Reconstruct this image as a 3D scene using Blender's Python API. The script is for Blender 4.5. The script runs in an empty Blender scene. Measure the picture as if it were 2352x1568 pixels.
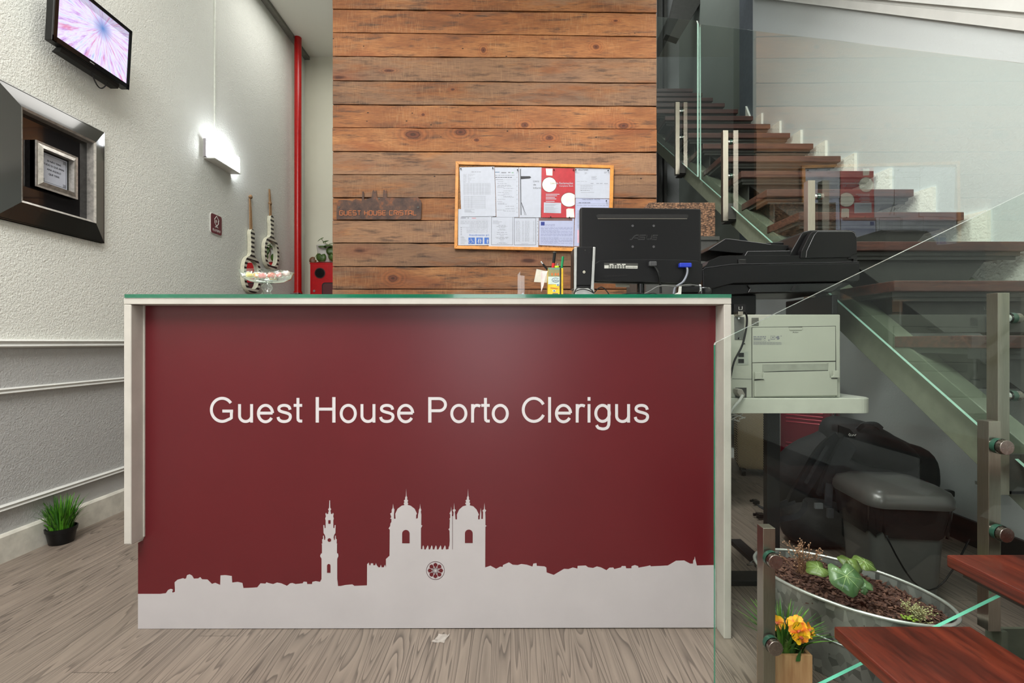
import bpy, bmesh, math, random
from mathutils import Vector, Matrix, noise
from mathutils.geometry import tessellate_polygon, interpolate_bezier
random.seed(7)
PI = math.pi
F = 1110.0            # focal length in pixels of the 2352 px wide frame
CX, CY, H = 1176.0, 785.0, 0.9
sc = bpy.context.scene
col = bpy.context.collection

def W(px, py, Y):     # a point of the photograph at a known distance -> (x, z)
    return ((px-CX)*Y/F, H-(py-CY)*Y/F)
def lin(c):
    r = []
    for v in c[:3]:
        v = v/255.0
        r.append(v/12.92 if v <= 0.04045 else ((v+0.055)/1.055)**2.4)
    return (r[0], r[1], r[2], 1.0)

# ------------------------------------------------------------------ materials
class NT:
    def __init__(s, name):
        s.m = bpy.data.materials.new(name); s.m.use_nodes = True
        s.t = s.m.node_tree; s.t.nodes.clear()
        s.out = s.t.nodes.new('ShaderNodeOutputMaterial')
    def n(s, typ, ins=None, **kw):
        nd = s.t.nodes.new('ShaderNode'+typ)
        for k, v in kw.items(): setattr(nd, k, v)
        for k, v in (ins or {}).items():
            sk = nd.inputs[k]
            if isinstance(v, bpy.types.NodeSocket): s.t.links.new(v, sk)
            else: sk.default_value = v
        return nd
    def math(s, op, a, b=None, c=None, clamp=False):
        nd = s.t.nodes.new('ShaderNodeMath'); nd.operation = op; nd.use_clamp = clamp
        for i, v in enumerate((a, b, c)):
            if v is None: continue
            if isinstance(v, bpy.types.NodeSocket): s.t.links.new(v, nd.inputs[i])
            else: nd.inputs[i].default_value = v
        return nd.outputs[0]
    def mix(s, f, a, b, blend='MIX'):
        nd = s.t.nodes.new('ShaderNodeMix'); nd.data_type = 'RGBA'; nd.blend_type = blend
        for k, v in ((0, f), (6, a), (7, b)):
            if isinstance(v, bpy.types.NodeSocket): s.t.links.new(v, nd.inputs[k])
            else: nd.inputs[k].default_value = v
        return nd.outputs[2]
    def ramp(s, f, stops, interp='LINEAR'):
        nd = s.t.nodes.new('ShaderNodeValToRGB'); cr = nd.color_ramp; cr.interpolation = interp
        while len(cr.elements) > 1: cr.elements.remove(cr.elements[-1])
        cr.elements[0].position, cr.elements[0].color = stops[0][0], stops[0][1]
        for p, c in stops[1:]:
            e = cr.elements.new(p); e.color = c
        s.t.links.new(f, nd.inputs[0]); return nd.outputs[0]
    def coord(s): return s.n('TexCoord').outputs['Object']
    def geo(s): return s.n('NewGeometry').outputs['Position']
    def mapping(s, v, scale=(1,1,1), loc=(0,0,0), rot=(0,0,0)):
        return s.n('Mapping', {'Vector': v, 'Scale': scale, 'Location': loc, 'Rotation': rot}).outputs[0]
    def noise(s, v, scale, detail=4, rough=.5, dist=0, out='Fac'):
        return s.n('TexNoise', {'Vector': v, 'Scale': scale, 'Detail': detail, 'Roughness': rough, 'Distortion': dist}).outputs[out]
    def bump(s, h, strength=.3, dist=.002, normal=None):
        ins = {'Height': h, 'Strength': strength, 'Distance': dist}
        if normal is not None: ins['Normal'] = normal
        return s.n('Bump', ins).outputs[0]
    def done(s, shader):
        s.t.links.new(shader, s.out.inputs[0]); return s.m
    def pbsdf(s, color, rough=.5, metal=0, normal=None, spec=.5, coat=0, **kw):
        ins = {'Base Color': color, 'Roughness': rough, 'Metallic': metal, 'Specular IOR Level': spec, 'Coat Weight': coat}
        ins.update(kw)
        if normal is not None: ins['Normal'] = normal
        return s.n('BsdfPrincipled', ins).outputs[0]
def BLK(v): return (v, v, v, 1)

def plain(name, c, rough=.5, metal=0, var=.06, scale=30, bump=.05, coat=0, spec=.5):
    t = NT(name); v = t.coord(); f = t.noise(v, scale, 5, .6)
    a = lin(c); lo = tuple(x*(1-var*2) for x in a[:3])+(1,); hi = tuple(min(1, x*(1+var*2)) for x in a[:3])+(1,)
    cc = t.ramp(f, [(.3, lo), (.7, hi)])
    nr = t.bump(t.noise(v, scale*4, 3), bump, .001) if bump else None
    return t.done(t.pbsdf(cc, rough, metal, nr, spec, coat))

def stucco(name, c, strength=.5, scale=130):
    t = NT(name); v = t.geo()
    n1 = t.noise(v, scale, 3, .55, .6); n2 = t.noise(v, scale*.55, 2, .5, 1.0); n3 = t.noise(v, 1.3, 3)
    h = t.math('ADD', t.math('MULTIPLY', n1, .7), t.math('MULTIPLY', n2, .5))
    a = lin(c); cc = t.ramp(n3, [(.3, tuple(x*.96 for x in a[:3])+(1,)), (.7, a)])
    return t.done(t.pbsdf(cc, .75, 0, t.bump(h, min(1, strength*1.6), .0065), .3))

def brushed(name, c, rough=.3, axis=(60, 60, 3), metal=1):
    t = NT(name); v = t.coord(); m = t.mapping(v, axis)
    f = t.noise(m, 8, 4, .6)
    a = lin(c); cc = t.ramp(f, [(.3, tuple(x*.85 for x in a[:3])+(1,)), (.7, a)])
    r = t.math('MULTIPLY_ADD', f, .15, rough-.06)
    return t.done(t.pbsdf(cc, r, metal, t.bump(f, .05, .001)))

def glass(name, tint=(.90, .955, .925), refl=1.0, rough=0.0):
    t = NT(name)
    g = t.n('NewGeometry'); fr = t.n('Fresnel', {'IOR': 1.52}).outputs[0]
    front = t.math('SUBTRACT', 1.0, g.outputs['Backfacing'])
    f = t.math('MULTIPLY', t.math('MULTIPLY', fr, 1.8*refl), front, clamp=True)
    tc = t.mix(front, (1, 1, 1, 1), tint+(1,))
    tr = t.n('BsdfTransparent', {'Color': tc}).outputs[0]
    gl = t.n('BsdfGlossy', {'Color': (.95, 1, .97, 1), 'Roughness': rough}).outputs[0]
    return t.done(t.n('MixShader', {0: f, 1: tr, 2: gl}).outputs[0])

def emit(name, c, s):
    t = NT(name); return t.done(t.n('Emission', {'Color': lin(c), 'Strength': s}).outputs[0])

def wood_wall():
    t = NT('reclaimed_boards'); v = t.geo()
    at = t.n('Attribute', attribute_name='tone').outputs['Color']
    sep = t.n('SeparateColor', {'Color': at}); r1, r2, r3 = sep.outputs[0], sep.outputs[1], sep.outputs[2]
    off = t.n('CombineXYZ', {'X': t.math('MULTIPLY', r1, 37), 'Y': t.math('MULTIPLY', r2, 23), 'Z': t.math('MULTIPLY', r3, 11)}).outputs[0]
    vv = t.n('VectorMath', {0: v, 1: off}, operation='ADD').outputs[0]
    # knots: sparse cells stretched along the board
    vk = t.mapping(vv, (1.9, 1, 6.5)); vo = t.n('TexVoronoi', {'Vector': vk, 'Scale': 1.0, 'Randomness': 1.0})
    kd = vo.outputs['Distance']; kr = t.n('SeparateColor', {'Color': vo.outputs['Color']}).outputs[0]
    has = t.math('GREATER_THAN', kr, .55)
    d2 = t.math('ADD', kd, t.math('MULTIPLY', t.noise(vv, 25, 2), .05))
    knot = t.math('MULTIPLY', t.math('SUBTRACT', 1.0, t.math('DIVIDE', d2, .16), clamp=True), has, clamp=True)
    halo = t.math('MULTIPLY', t.math('SUBTRACT', 1.0, t.math('DIVIDE', kd, .42), clamp=True), has, clamp=True)
    g0 = t.mapping(vv, (1.2, 8, 22)); ga = t.noise(g0, 2.2, 5, .6, .4)
    warp = t.math('ADD', ga, t.math('MULTIPLY', halo, .55))
    rings = t.math('SINE', t.math('MULTIPLY', warp, 62)); rings = t.math('MULTIPLY_ADD', rings, .5, .5)
    fine = t.noise(t.mapping(vv, (5, 30, 160)), 3, 4, .65)
    patch = t.noise(t.mapping(vv, (1.4, 2, 5)), 1.6, 4, .6, .5)
    grey = t.noise(t.mapping(vv, (1.0, 2, 6), (3.1, 0, 9)), 1.9, 5, .65, .3)
    base = t.ramp(patch, [(.25, lin((100, 62, 38))), (.42, lin((136, 86, 51))), (.58, lin((158, 105, 64))), (.78, lin((178, 126, 80)))])
    base = t.mix(t.math('MULTIPLY', rings, .38), base, lin((104, 60, 36)))
    gm = t.math('MULTIPLY_ADD', r1, .35, -.18); gm = t.math('ADD', grey, gm)
    gmask = t.ramp(gm, [(.48, BLK(0)), (.64, BLK(.5))])
    base = t.mix(gmask, base, lin((130, 112, 94)))
    dk = t.noise(t.mapping(vv, (2, 3, 16), (7, 2, 1)), 2.4, 6, .7)
    base = t.mix(t.ramp(dk, [(.53, BLK(0)), (.68, BLK(.85))]), base, lin((60, 47, 40)))
    base = t.mix(t.ramp(fine, [(.48, BLK(0)), (.68, BLK(.6))]), base, lin((74, 54, 42)))
    saw = t.noise(t.mapping(vv, (150, 20, 9)), 1.6, 3, .6); sm = t.noise(vv, 3.1, 2)
    sawm = t.math('MULTIPLY', t.ramp(saw, [(.5, BLK(0)), (.7, BLK(1))]), t.ramp(sm, [(.42, BLK(0)), (.6, BLK(.35))]))
    base = t.mix(sawm, base, lin((176, 138, 100)))
    base = t.mix(t.math('MULTIPLY', halo, .5), base, lin((126, 60, 34)))
    base = t.mix(t.ramp(knot, [(.12, BLK(0)), (.45, BLK(.9))]), base, lin((62, 34, 26)))
    sx = t.n('SeparateXYZ', {'Vector': v}); wob = t.math('MULTIPLY', t.math('SUBTRACT', t.noise(v, 14, 3), .5), .9); dmin = None
    for kx, ky, kr, kh in ((950, 309, 21, 11), (1057, 304, 15, 9), (1262, 317, 10, 6), (1095, 322, 7, 4), (1110, 115, 6, 7), (1369, 107, 8, 6), (1206, 287, 11, 7), (1432, 288, 12, 7), (903, 639, 14, 9), (1414, 47, 6, 3), (893, 162, 12, 3), (1190, 575, 7, 4), (972, 263, 5, 4), (1040, 205, 5, 3)):
        kxm, kzm = W(kx, ky, 3.08); k1 = t.math('DIVIDE', t.math('SUBTRACT', sx.outputs[0], kxm), kr*3.08/F); k2 = t.math('DIVIDE', t.math('SUBTRACT', sx.outputs[2], kzm), kh*3.08/F)
        d = t.math('SQRT', t.math('ADD', t.math('MULTIPLY', k1, k1), t.math('MULTIPLY', k2, k2))); dmin = d if dmin is None else t.math('MINIMUM', dmin, d)
    dmin = t.math('ADD', dmin, wob); kring = t.math('MULTIPLY_ADD', t.math('SINE', t.math('MULTIPLY', dmin, 9)), .5, .5)
    base = t.mix(t.ramp(dmin, [(.28, BLK(.8)), (.8, BLK(.0))]) if False else t.math('MULTIPLY', t.math('SUBTRACT', 1.0, t.math('DIVIDE', dmin, 3.2), clamp=True), .7), base, t.mix(kring, lin((150, 84, 46)), lin((92, 48, 28))))
    base = t.mix(t.math('MULTIPLY', t.math('LESS_THAN', dmin, .8), .8), base, t.mix(kring, lin((84, 44, 32)), lin((48, 27, 22))))
    bright = t.math('MULTIPLY_ADD', r2, .45, .80)
    base = t.mix(1.0, base, t.n('CombineColor', {'Red': bright, 'Green': bright, 'Blue': bright}).outputs[0], 'MULTIPLY')
    # nail holes
    vn = t.n('TexVoronoi', {'Vector': t.mapping(vv, (9, 1, 17)), 'Scale': 1.0}); nd = vn.outputs['Distance']
    nr = t.n('SeparateColor', {'Color': vn.outputs['Color']}).outputs[1]
    hole = t.math('MULTIPLY', t.math('LESS_THAN', nd, .055), t.math('GREATER_THAN', nr, .86))
    base = t.mix(hole, base, lin((24, 18, 15)))
    hgt = t.math('ADD', t.math('MULTIPLY', rings, .25), t.math('ADD', t.math('MULTIPLY', fine, .5), t.math('MULTIPLY', saw, .2)))
    return t.done(t.pbsdf(base, .62, 0, t.bump(hgt, .35, .003), .3))

def floor_mat():
    t = NT('laminate_planks'); v = t.geo(); s = t.n('SeparateXYZ', {'Vector': v}); x, y = s.outputs[0], s.outputs[1]
    wd = .1195; xs = t.math('ADD', t.math('DIVIDE', x, wd), 50.04)
    idx = t.math('FLOOR', xs); fx = t.math('FRACT', xs)
    wn = t.n('TexWhiteNoise', {'Vector': t.n('CombineXYZ', {'X': idx}).outputs[0]}, noise_dimensions='3D')
    rn = wn.outputs['Value']; rc = t.n('SeparateColor', {'Color': wn.outputs['Color']})
    ys = t.math('ADD', t.math('DIVIDE', y, 2.4), t.math('MULTIPLY', rn, 7)); iy = t.math('FLOOR', ys); fy = t.math('FRACT', ys)
    wn2 = t.n('TexWhiteNoise', {'Vector': t.n('CombineXYZ', {'X': idx, 'Y': iy}).outputs[0]}, noise_dimensions='3D')
    c2 = t.n('SeparateColor', {'Color': wn2.outputs['Color']})
    gv = t.n('CombineXYZ', {'X': t.math('ADD', x, t.math('MULTIPLY', c2.outputs[0], 31)), 'Y': t.math('ADD', t.math('MULTIPLY', y, .05), t.math('MULTIPLY', c2.outputs[1], 17)), 'Z': t.math('MULTIPLY', c2.outputs[2], 5)}).outputs[0]
    a = t.noise(gv, 13, 2, .5, .35)
    rg = t.math('FRACT', t.math('MULTIPLY', a, 20)); 
    edge = t.ramp(rg, [(0, BLK(.15)), (.62, BLK(.45)), (.90, BLK(1)), (.99, BLK(.1))])
    fine = t.noise(t.mapping(gv, (1, 1, 1)), 120, 3, .6)
    cc = t.mix(edge, lin((141, 129, 117)), lin((80, 72, 66)))
    cc = t.mix(t.ramp(fine, [(.45, BLK(0)), (.75, BLK(.30))]), cc, lin((86, 76, 68)))
    big = t.noise(gv, 3, 2)
    cc = t.mix(t.ramp(big, [(.3, BLK(0)), (.7, BLK(.35))]), cc, lin((126, 114, 103)))
    br = t.math('MULTIPLY_ADD', c2.outputs[1], .12, .94)
    cc = t.mix(1.0, cc, t.n('CombineColor', {'Red': br, 'Green': br, 'Blue': br}).outputs[0], 'MULTIPLY')
    j = t.math('MAXIMUM', t.math('LESS_THAN', fx, .014), t.math('LESS_THAN', fy, .0009))
    cc = t.mix(t.math('MULTIPLY', j, .75), cc, lin((58, 50, 44)))
    return t.done(t.pbsdf(cc, .42, 0, t.bump(t.math('SUBTRACT', edge, t.math('MULTIPLY', j, 3)), .12, .001), .4))

def red_wood(name='mahogany', axis=(26, 1.6, 26), cs=((52, 20, 14), (88, 34, 22), (116, 50, 32)), dk=(36, 14, 11), ro=.2):
    t = NT(name); v = t.geo(); m = t.mapping(v, axis)
    a = t.noise(m, 2.2, 5, .6, .6); b = t.noise(t.mapping(v, tuple(k*4 for k in axis)), 3, 3, .6); c = t.noise(v, 5, 3)
    cc = t.ramp(a, [(.3, lin(cs[0])), (.5, lin(cs[1])), (.7, lin(cs[2]))])
    cc = t.mix(t.ramp(b, [(.5, BLK(0)), (.7, BLK(.5))]), cc, lin(dk))
    r = t.math('MULTIPLY_ADD', c, .25, ro)
    return t.done(t.pbsdf(cc, r, 0, t.bump(b, .1, .001), .5, .2))

def cork(name, c1, c2, scale):
    t = NT(name); v = t.geo(); vo = t.n('TexVoronoi', {'Vector': t.mapping(v, (1, 1, 1.6)), 'Scale': scale}); r = t.n('SeparateColor', {'Color': vo.outputs['Color']}).outputs[0]
    cc = t.ramp(r, [(0, lin(c1)), (1, lin(c2))]); cc = t.mix(t.ramp(vo.outputs['Distance'], [(.45, BLK(0)), (.8, BLK(.8))]), cc, lin(tuple(x*.4 for x in c1)))
    return t.done(t.pbsdf(cc, .85, 0, t.bump(vo.outputs['Distance'], .6, .003)))

def tv_screen():
    t = NT('tv_screen_picture'); v = t.coord(); s = t.n('SeparateXYZ', {'Vector': v})
    dy = t.math('SUBTRACT', s.outputs[1], .045); dz = t.math('SUBTRACT', s.outputs[2], .05)
    ang = t.math('ARCTAN2', dz, dy); rad = t.math('SQRT', t.math('ADD', t.math('MULTIPLY', dy, dy), t.math('MULTIPLY', dz, dz)))
    p = t.n('CombineXYZ', {'X': t.math('MULTIPLY', ang, 3.6), 'Y': t.math('MULTIPLY', rad, 3)}).outputs[0]
    n1 = t.noise(p, 3.2, 5, .65); n2 = t.noise(p, 2.0, 3, .6, 0); n3 = t.noise(t.mapping(p, (4, 1, 1), (3, 9, 0)), 3, 3)
    c = t.ramp(n1, [(.25, lin((120, 90, 150))), (.38, lin((205, 170, 225))), (.52, lin((228, 222, 250))), (.66, lin((190, 205, 245))), (.8, lin((150, 120, 190)))])
    c = t.mix(t.ramp(n2, [(.55, BLK(0)), (.68, BLK(.75))]), c, lin((214, 96, 140)))
    c = t.mix(t.ramp(n3, [(.60, BLK(0)), (.72, BLK(.6))]), c, lin((236, 190, 150)))
    core = t.math('SUBTRACT', 1.0, t.math('DIVIDE', rad, .06), clamp=True)
    c = t.mix(core, c, lin((90, 130, 190)))
    top = t.math('MULTIPLY', t.math('GREATER_THAN', dz, .045), .35)
    c = t.mix(top, c, lin((70, 80, 70)))
    return t.done(t.n('Emission', {'Color': c, 'Strength': 1.25}).outputs[0])

def stripes(name, c1, c2, scale, axis=2, duty=.5, rough=.5, diag=0):
    t = NT(name); s = t.n('SeparateXYZ', {'Vector': t.geo()}); o = s.outputs[axis]
    if diag: o = t.math('ADD', o, t.math('MULTIPLY', s.outputs[0 if axis == 2 else 2], diag))
    f = t.math('LESS_THAN', t.math('FRACT', t.math('MULTIPLY', o, scale)), duty)
    return t.done(t.pbsdf(t.mix(f, lin(c1), lin(c2)), rough))

def galvanized():
    t = NT('galvanized_zinc'); v = t.geo(); vo = t.n('TexVoronoi', {'Vector': t.mapping(v, (1, 1, .6)), 'Scale': 55}); r = t.n('SeparateColor', {'Color': vo.outputs['Color']}).outputs[0]
    r = t.math('ADD', t.math('MULTIPLY', r, .5), t.math('MULTIPLY', t.noise(v, 9, 4), .5))
    cc = t.ramp(r, [(.2, lin((126, 132, 128))), (.8, lin((196, 202, 198)))])
    return t.done(t.pbsdf(cc, t.math('MULTIPLY_ADD', r, .2, .3), .85, t.bump(r, .1, .001)))

# ------------------------------------------------------------------ mesh builder
class B:
    def __init__(s): s.bm = bmesh.new(); s.m = 0
    def face(s, vs):
        try: f = s.bm.faces.new(vs)
        except ValueError: return None
        f.material_index = s.m; return f
    def quad(s, *p): return s.face([s.bm.verts.new(q) for q in p])
    def box(s, x0, x1, y0, y1, z0, z1):
        v = [s.bm.verts.new((x, y, z)) for x in (x0, x1) for y in (y0, y1) for z in (z0, z1)]
        for a in ((0,1,3,2),(4,6,7,5),(0,4,5,1),(2,3,7,6),(0,2,6,4),(1,5,7,3)): s.face([v[i] for i in a])
        return s
    def prism(s, pts, a0, a1, axis='y'):
        def P(u, v, a): return {'y': (u, a, v), 'x': (a, u, v), 'z': (u, v, a)}[axis]
        va = [s.bm.verts.new(P(u, v, a0)) for u, v in pts]; vb = [s.bm.verts.new(P(u, v, a1)) for u, v in pts]
        n = len(pts)
        if n > 4:
            for t in tessellate_polygon([[Vector((u, v, 0)) for u, v in pts]]):
                s.face([va[i] for i in t]); s.face([vb[i] for i in reversed(t)])
        else:
            s.face(va); s.face(vb[::-1])
        for i in range(n): s.face([va[i], vb[i], vb[(i+1) % n], va[(i+1) % n]])
        return s
    def ring(s, pts, closed=True): return [s.bm.verts.new(p) for p in pts]
    def bridge(s, a, b, closed=True):
        n = len(a)
        for i in range(n if closed else n-1): s.face([a[i], a[(i+1) % n], b[(i+1) % n], b[i]])
    def cyl(s, p0, p1, r0, r1=None, seg=16, caps=True):
        r1 = r0 if r1 is None else r1; p0 = Vector(p0); p1 = Vector(p1); d = (p1-p0).normalized()
        u = d.orthogonal().normalized(); w = d.cross(u)
        def R(p, r): return s.ring([p+(u*math.cos(2*PI*i/seg)+w*math.sin(2*PI*i/seg))*r for i in range(seg)])
        a, b = R(p0, r0), R(p1, r1); s.bridge(a, b)
        if caps: s.face(a[::-1]); s.face(b)
        return s
    def lathe(s, c, prof, seg=24, sx=1, sy=1, caps=True):
        rs = [s.ring([(c[0]+r*sx*math.cos(2*PI*i/seg), c[1]+r*sy*math.sin(2*PI*i/seg), c[2]+z) for i in range(seg)]) for r, z in prof]
        for a, b in zip(rs, rs[1:]): s.bridge(a, b)
        if caps: s.face(rs[0][::-1]); s.face(rs[-1])
        return s
    def tube(s, pts, r, seg=6, r_end=None, flat=1.0):
        pts = [Vector(p) for p in pts]; n = len(pts); prev = None; ref = None
        for i, p in enumerate(pts):
            d = (pts[min(i+1, n-1)]-pts[max(i-1, 0)])
            if d.length < 1e-9: d = Vector((0, 0, 1))
            d.normalize()
            if ref is None: ref = d.orthogonal().normalized()
            u = (ref-d*ref.dot(d)); u = u.normalized() if u.length > 1e-6 else d.orthogonal().normalized(); ref = u; w = d.cross(u)
            rr = r if r_end is None else r+(r_end-r)*i/(n-1)
            cur = s.ring([p+(u*math.cos(2*PI*k/seg)*flat+w*math.sin(2*PI*k/seg))*rr for k in range(seg)])
            if prev: s.bridge(prev, cur)
            else: s.face(cur[::-1])
            prev = cur
        s.face(prev); return s
    def blob(s, c, r, seg=20, rings=12, e=1.0, rot=None, nz=0, nf=6):
        c = Vector(c); rot = rot or Matrix()
        def sg(v, p): return math.copysign(abs(v)**p, v)
        def pt(th, ph):
            p = Vector((sg(math.cos(ph), e)*sg(math.cos(th), e)*r[0], sg(math.cos(ph), e)*sg(math.sin(th), e)*r[1], sg(math.sin(ph), e)*r[2]))
            if nz: p *= 1+nz*noise.noise((p+c)*nf)
            return c+rot.to_3x3() @ p
        rs = [s.ring([pt(2*PI*i/seg, -PI/2+PI*j/rings) for i in range(seg)]) for j in range(1, rings)]
        for a, b in zip(rs, rs[1:]): s.bridge(a, b)
        a = s.bm.verts.new(pt(0, -PI/2)); b = s.bm.verts.new(pt(0, PI/2))
        for i in range(seg): s.face([a, rs[0][(i+1) % seg], rs[0][i]]); s.face([b, rs[-1][i], rs[-1][(i+1) % seg]])
        return s
    def xf(s, M): s.bm.transform(M); return s
    def join(s, o, M=None):
        me = bpy.data.meshes.new('tmp'); o.bm.to_mesh(me)
        if M is not None: me.transform(M)
        s.bm.from_mesh(me); bpy.data.meshes.remove(me); return s

_font = None
def smooth_path(P, k=5):
    P = [Vector(p) for p in P]; out = []
    for i in range(len(P)-1):
        a, b_, c, d = P[max(i-1, 0)], P[i], P[i+1], P[min(i+2, len(P)-1)]
        for q in range(k):
            t = q/k; out.append(.5*((2*b_)+(c-a)*t+(2*a-5*b_+4*c-d)*t*t+(3*b_-a-3*c+d)*t**3))
    out.append(P[-1]); return [tuple(p) for p in out]
def arc(cx, cy, rx, ry, a0, a1, n=28):
    return [(cx+rx*math.cos(math.radians(a0+(a1-a0)*i/n)), cy+ry*math.sin(math.radians(a0+(a1-a0)*i/n))) for i in range(n+1)]
def ribbon(b, P, w, depth, closed=False):
    """a flat stroke of width w along P (u, v), front at -depth"""
    P = [Vector(p) for p in P]; n = len(P); L, R = [], []
    for i in range(n):
        if closed: d0, d1 = P[i]-P[i-1], P[(i+1) % n]-P[i]
        else: d0 = P[i]-P[i-1] if i else P[1]-P[0]; d1 = P[i+1]-P[i] if i < n-1 else d0
        d0 = d0.normalized(); d1 = d1.normalized(); t = (d0+d1).normalized(); nn = Vector((-t.y, t.x)); k = w/2/max(.45, nn.dot(Vector((-d0.y, d0.x))))
        L.append(P[i]+nn*k); R.append(P[i]-nn*k)
    for i in range(n if closed else n-1):
        j = (i+1) % n; b.prism([tuple(L[i]), tuple(R[i]), tuple(R[j]), tuple(L[j])], -depth, 0)
SANS = {'G': (1593, [(arc(805, 733, 620, 667, 36, 300)+[(1250, 212), (1340, 275), (1340, 690)], 0), ([(820, 661), (1434, 661)], 0)]),
 'u': (1139, [([(219, 1062), (219, 390)]+arc(565, 390, 346, 330, 180, 350, 16)[1:], 0), ([(912, 0), (912, 1062)], 0)]),
 'e': (1139, [([(165, 545), (985, 545)], 0), (arc(575, 519, 410, 475, 3, 328), 0)]),
 's': (1024, [(smooth_path([(850, 740), (805, 875), (690, 960), (510, 992), (330, 960), (228, 880), (205, 770), (262, 678), (420, 612), (600, 565), (760, 508), (852, 425), (868, 300), (805, 165), (680, 85), (510, 58), (330, 88), (205, 180), (155, 320)], 4), 0)]),
 't': (569, [([(283, 1420), (283, 270), (300, 150), (370, 88), (530, 84)], 0), ([(36, 990), (527, 990)], 0)]),
 'H': (1479, [([(261, 0), (261, 1466)], 1), ([(1218, 0), (1218, 1466)], 1), ([(261, 775), (1218, 775)], 0)]),
 'o': (1139, [(arc(569, 519, 408, 475, 0, 360, 40)[:-1], 2)]), 'P': (1366, [([(262, 0), (262, 1466)], 1), ([(262, 1382), (780, 1382)]+arc(790, 1031, 375, 350, 86, -86, 16)+[(780, 682), (262, 682)], 0)]),
 'r': (682, [([(222, 0), (222, 1062)], 0), (smooth_path([(226, 520), (242, 780), (310, 920), (420, 985), (540, 988), (665, 945)], 3), 0)]),
 'C': (1479, [(arc(800, 733, 615, 667, 28, 334), 0)]), 'l': (455, [([(224, 0), (224, 1466)], 0)]), 'i': (455, [([(224, 0), (224, 1062)], 0), ([(224, 1259), (224, 1466)], 0)]),
 'g': (1139, [(arc(550, 530, 392, 462, 0, 360, 36)[:-1], 2), ([(920, 1062), (920, 60)]+smooth_path([(905, -130), (820, -290), (640, -362), (450, -350), (290, -290), (205, -150)], 3), 0)]), ' ': (569, [])}
def sans(st, w, depth):
    b = B(); x = -88; tot = sum(SANS[c][0] for c in st)-88-87; k = w/tot
    for c in st:
        adv, strokes = SANS[c]
        for i, (P, f) in enumerate(strokes): ribbon(b, [((x+u)*k, v*k) for u, v in P], (186 if f == 1 else 166)*k, depth*(1+.05*i), f == 2)
        x += adv
    return b
TECH = {'G': [[(4, 5), (4, 5.6), (3.5, 6), (.5, 6), (0, 5.5), (0, .5), (.5, 0), (3.5, 0), (4, .5), (4, 3), (2.3, 3)]], 'U': [[(0, 6), (0, .5), (.5, 0), (3.5, 0), (4, .5), (4, 6)]], 'E': [[(4, 6), (.5, 6), (0, 5.5), (0, .5), (.5, 0), (4, 0)], [(0, 3), (3.6, 3)]],
 'S': [[(4, 6), (.5, 6), (0, 5.5), (0, 3.5), (.5, 3), (3.5, 3), (4, 2.5), (4, .5), (3.5, 0), (0, 0)]], 'T': [[(0, 6), (4, 6)], [(2, 6), (2, 0)]], 'H': [[(0, 0), (0, 6)], [(4, 0), (4, 6)], [(0, 3), (4, 3)]], 'O': [[(0, 5.5), (.5, 6), (3.5, 6), (4, 5.5), (4, .5), (3.5, 0), (.5, 0), (0, .5), (0, 5.5)]],
 'C': [[(4, 6), (.5, 6), (0, 5.5), (0, .5), (.5, 0), (4, 0)]], 'R': [[(0, 0), (0, 6), (3.5, 6), (4, 5.5), (4, 3.5), (3.5, 3), (0, 3)], [(2.5, 3), (4, 0)]], 'I': [[(0, 0), (0, 6)]], 'A': [[(0, 0), (0, 5.5), (.5, 6), (3.5, 6), (4, 5.5), (4, 0)], [(0, 2.4), (4, 2.4)]], 'L': [[(0, 6), (0, .5), (.5, 0), (4, 0)]]}
def tech(st, w, h, depth, sw=.95):
    b = B(); x = 0; adv = []
    for c in st: adv.append(x); x += 3.2 if c == ' ' else (1.6 if c == 'I' else 5.6)
    tot = x-1.6; kx, ky = w/tot, h/6
    for c, x0 in zip(st, adv):
        for i, P in enumerate(TECH.get(c, [])): ribbon(b, [((x0+u)*kx, v*ky) for u, v in P], sw*ky, depth*(1+.05*i))
    return b
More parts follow.
